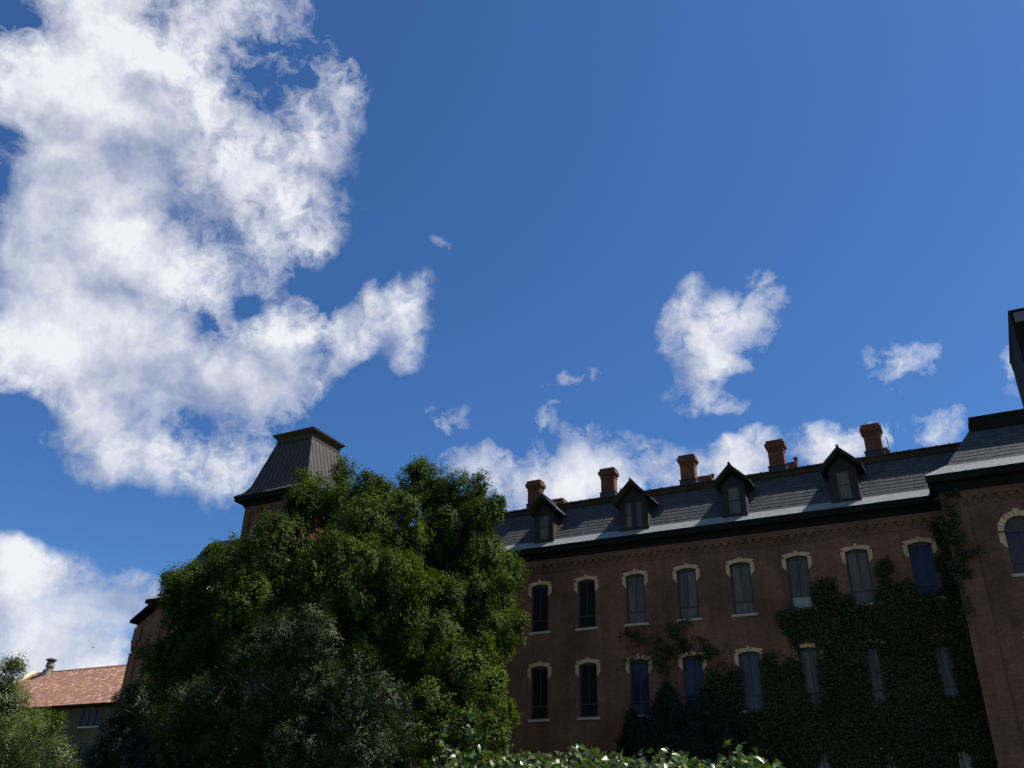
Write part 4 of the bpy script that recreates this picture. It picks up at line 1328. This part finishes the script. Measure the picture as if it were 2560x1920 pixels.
evergreen('tall pointed evergreen shrub rising between two blue windows', -13.6, 42.2, 8.45, 2.9, 31)
evergreen('shorter evergreen shrub left of the tall pointed one', -15.5, 42.4, 7.35, 1.9, 32)
evergreen('rounded evergreen shrub on the right of the tall pointed one', -11.0, 42.0, 7.3, 2.6, 33)
evergreen('low spreading evergreen shrub filling the gap under the right blue window', -12.3, 41.9, 7.45, 2.6, 34)
evergreen('low dense evergreen shrub filling the gap under the left blue window', -14.7, 41.9, 6.95, 2.4, 35)

# ------------------------------------------------------------------ lilac bush in the foreground
bush = thing('lilac_bush', 'leafy lilac bush in the foreground with large glossy leaves', 'bush', (-2.6, 6.2, 0))
rngb = np.random.default_rng(41)
PROF = [(-5.2, 1.9), (-4.05, 2.02), (-3.89, 2.14), (-3.65, 2.22), (-3.47, 2.20), (-3.11, 2.19), (-2.92, 2.15), (-2.79, 2.18), (-2.58, 2.18), (-2.43, 2.15), (-2.26, 2.13), (-2.14, 2.16), (-2.03, 2.19), (-1.92, 2.14), (-1.82, 2.10), (-1.69, 2.07), (-1.6, 2.14), (-1.5, 2.18), (-1.4, 2.14), (-1.33, 2.06), (-1.29, 1.95), (-1.0, 1.2)]
PXs, PZs = [p[0] for p in PROF], [p[1] for p in PROF]


def lilac_leaf(length, width, cup, seedv):
    """heart-shaped leaf: midrib, folded halves, drooping tip"""
    prof = [(0.0, 0.02), (0.10, 0.36), (0.28, 0.50), (0.5, 0.44), (0.75, 0.24), (1.0, 0.0)]
    v, f = [], []
    for s, wv in prof:
        droop = -0.22 * s * s * length
        v.append((s * length, -wv * width, droop + cup * wv * width))
        v.append((s * length, 0, droop))
        v.append((s * length, wv * width, droop + cup * wv * width))
    for i in range(len(prof) - 1):
        a = i * 3
        f.append((a, a + 1, a + 4, a + 3))
        f.append((a + 1, a + 2, a + 5, a + 4))
    n = len(v)
    # petiole
    v += [(-0.25 * length, -0.0015, -0.004), (-0.25 * length, 0.0015, -0.004), (0.0, 0.0015, 0), (0.0, -0.0015, 0)]
    f.append((n, n + 1, n + 2, n + 3))
    return v, f


LEAFM = []
for k in range(5):
    v, f = lilac_leaf(0.052 + 0.006 * k, 0.037 + 0.004 * k, 0.25 + 0.12 * (k % 3), k)
    me = bpy.data.meshes.new('leaf')
    me.from_pydata(v, [], f)
    for p in me.polygons:
        p.use_smooth = True
    me.materials.append(M_LILAC)
    LEAFM.append((v, f, me))
spots = []
for k in range(7600):
    x = rngb.uniform(-5.1, -1.12)
    zt = np.interp(x, PXs, PZs) + 0.03 * math.sin(x * 23) + rngb.normal() * 0.02
    y = rngb.uniform(5.75, 7.2)
    zt -= max(0, (6.05 - y)) * 0.5
    z = zt - abs(rngb.normal()) * (0.06 if k < 2400 else 0.30) - (0.10 if k >= 2400 else 0)
    spots.append((x, y, z))
for k in range(110):                     # loose twigs standing above the rest on the left
    tw = k % 7
    h = rngb.random()
    spots.append((-3.86 + tw * 0.085 + h * 0.06 * math.sin(tw * 2.1) + rngb.normal() * 0.018, 6.15 + 0.1 * math.cos(tw * 1.7) + rngb.normal() * 0.02, 2.16 + h * (0.22 + 0.16 * ((tw * 3) % 5) / 5)))
spots.sort(key=lambda p: -(p[2] + (6.0 - p[1]) * 0.08))
big = MB()
for k, (x, y, z) in enumerate(spots):
    v, f, me = LEAFM[k % 5]
    rot = Euler((rngb.normal() * 0.6, rngb.normal() * 0.6 + 0.35, rngb.uniform(0, 2 * math.pi)))
    sc = rngb.uniform(0.75, 1.2)
    if k < 290:
        o = put('leaf', me, bush, (x, y, z), rot)
        o.scale = (sc, sc, sc)
    else:
        mm = Matrix.Translation((x, y, z)) @ rot.to_matrix().to_4x4() @ Matrix.Diagonal((sc, sc, sc, 1))
        n0 = len(big.v)
        big.v += [tuple(mm @ Vector(p)) for p in v]
        big.f += [tuple(n0 + i for i in q) for q in f]
me = big.mesh('inner_leaves', M_LILAC)
at = me.attributes.new('tint', 'FLOAT', 'FACE')
nf = len(LEAFM[0][1])
at.data.foreach_set('value', np.repeat(rngb.random(len(me.polygons) // nf + 1), nf)[:len(me.polygons)].astype(np.float32))
o = put('inner_leaves', me, bush)
o['kind'] = 'stuff'
for k in range(60):
    x = rngb.uniform(-4.9, -1.25)
    zt = np.interp(x, PXs, PZs) - 0.02
    y = rngb.uniform(5.9, 7.0)
    m = MB()
    bx = x * 0.8 - 0.5 + rngb.normal() * 0.15
    m.tube([(bx, 6.4 + rngb.normal() * 0.15, 0), ((bx + x) / 2, (6.4 + y) / 2, zt * 0.5), (x, y, zt)], [0.018, 0.011, 0.003], 6)
    put('stem', m.mesh('stem', M_TWIG), bush)

# ------------------------------------------------------------------ a bird far off
bird = thing('bird', 'tiny dark bird flying in front of the low left cloud', 'bird', (-116.9, 90, 26.16))
m = MB()
bx, by, bz = -116.9, 90, 26.16
m.tube([(bx - 0.22, by, bz), (bx - 0.1, by, bz + 0.02), (bx + 0.08, by, bz), (bx + 0.2, by, bz - 0.01)], [0.02, 0.06, 0.05, 0.01], 7)
for s in (-1, 1):
    m.hexa([(bx - 0.08, by, bz), (bx + 0.06, by, bz), (bx + 0.02, by + s * 0.3, bz + 0.16), (bx - 0.04, by + s * 0.3, bz + 0.16),
            (bx - 0.08, by, bz + 0.015), (bx + 0.06, by, bz + 0.015), (bx + 0.02, by + s * 0.3, bz + 0.17), (bx - 0.04, by + s * 0.3, bz + 0.17)])
put('body', m.mesh('bird_body', material('dark_feathers', (0.03, 0.03, 0.03), 0.8, 0.2)), bird)
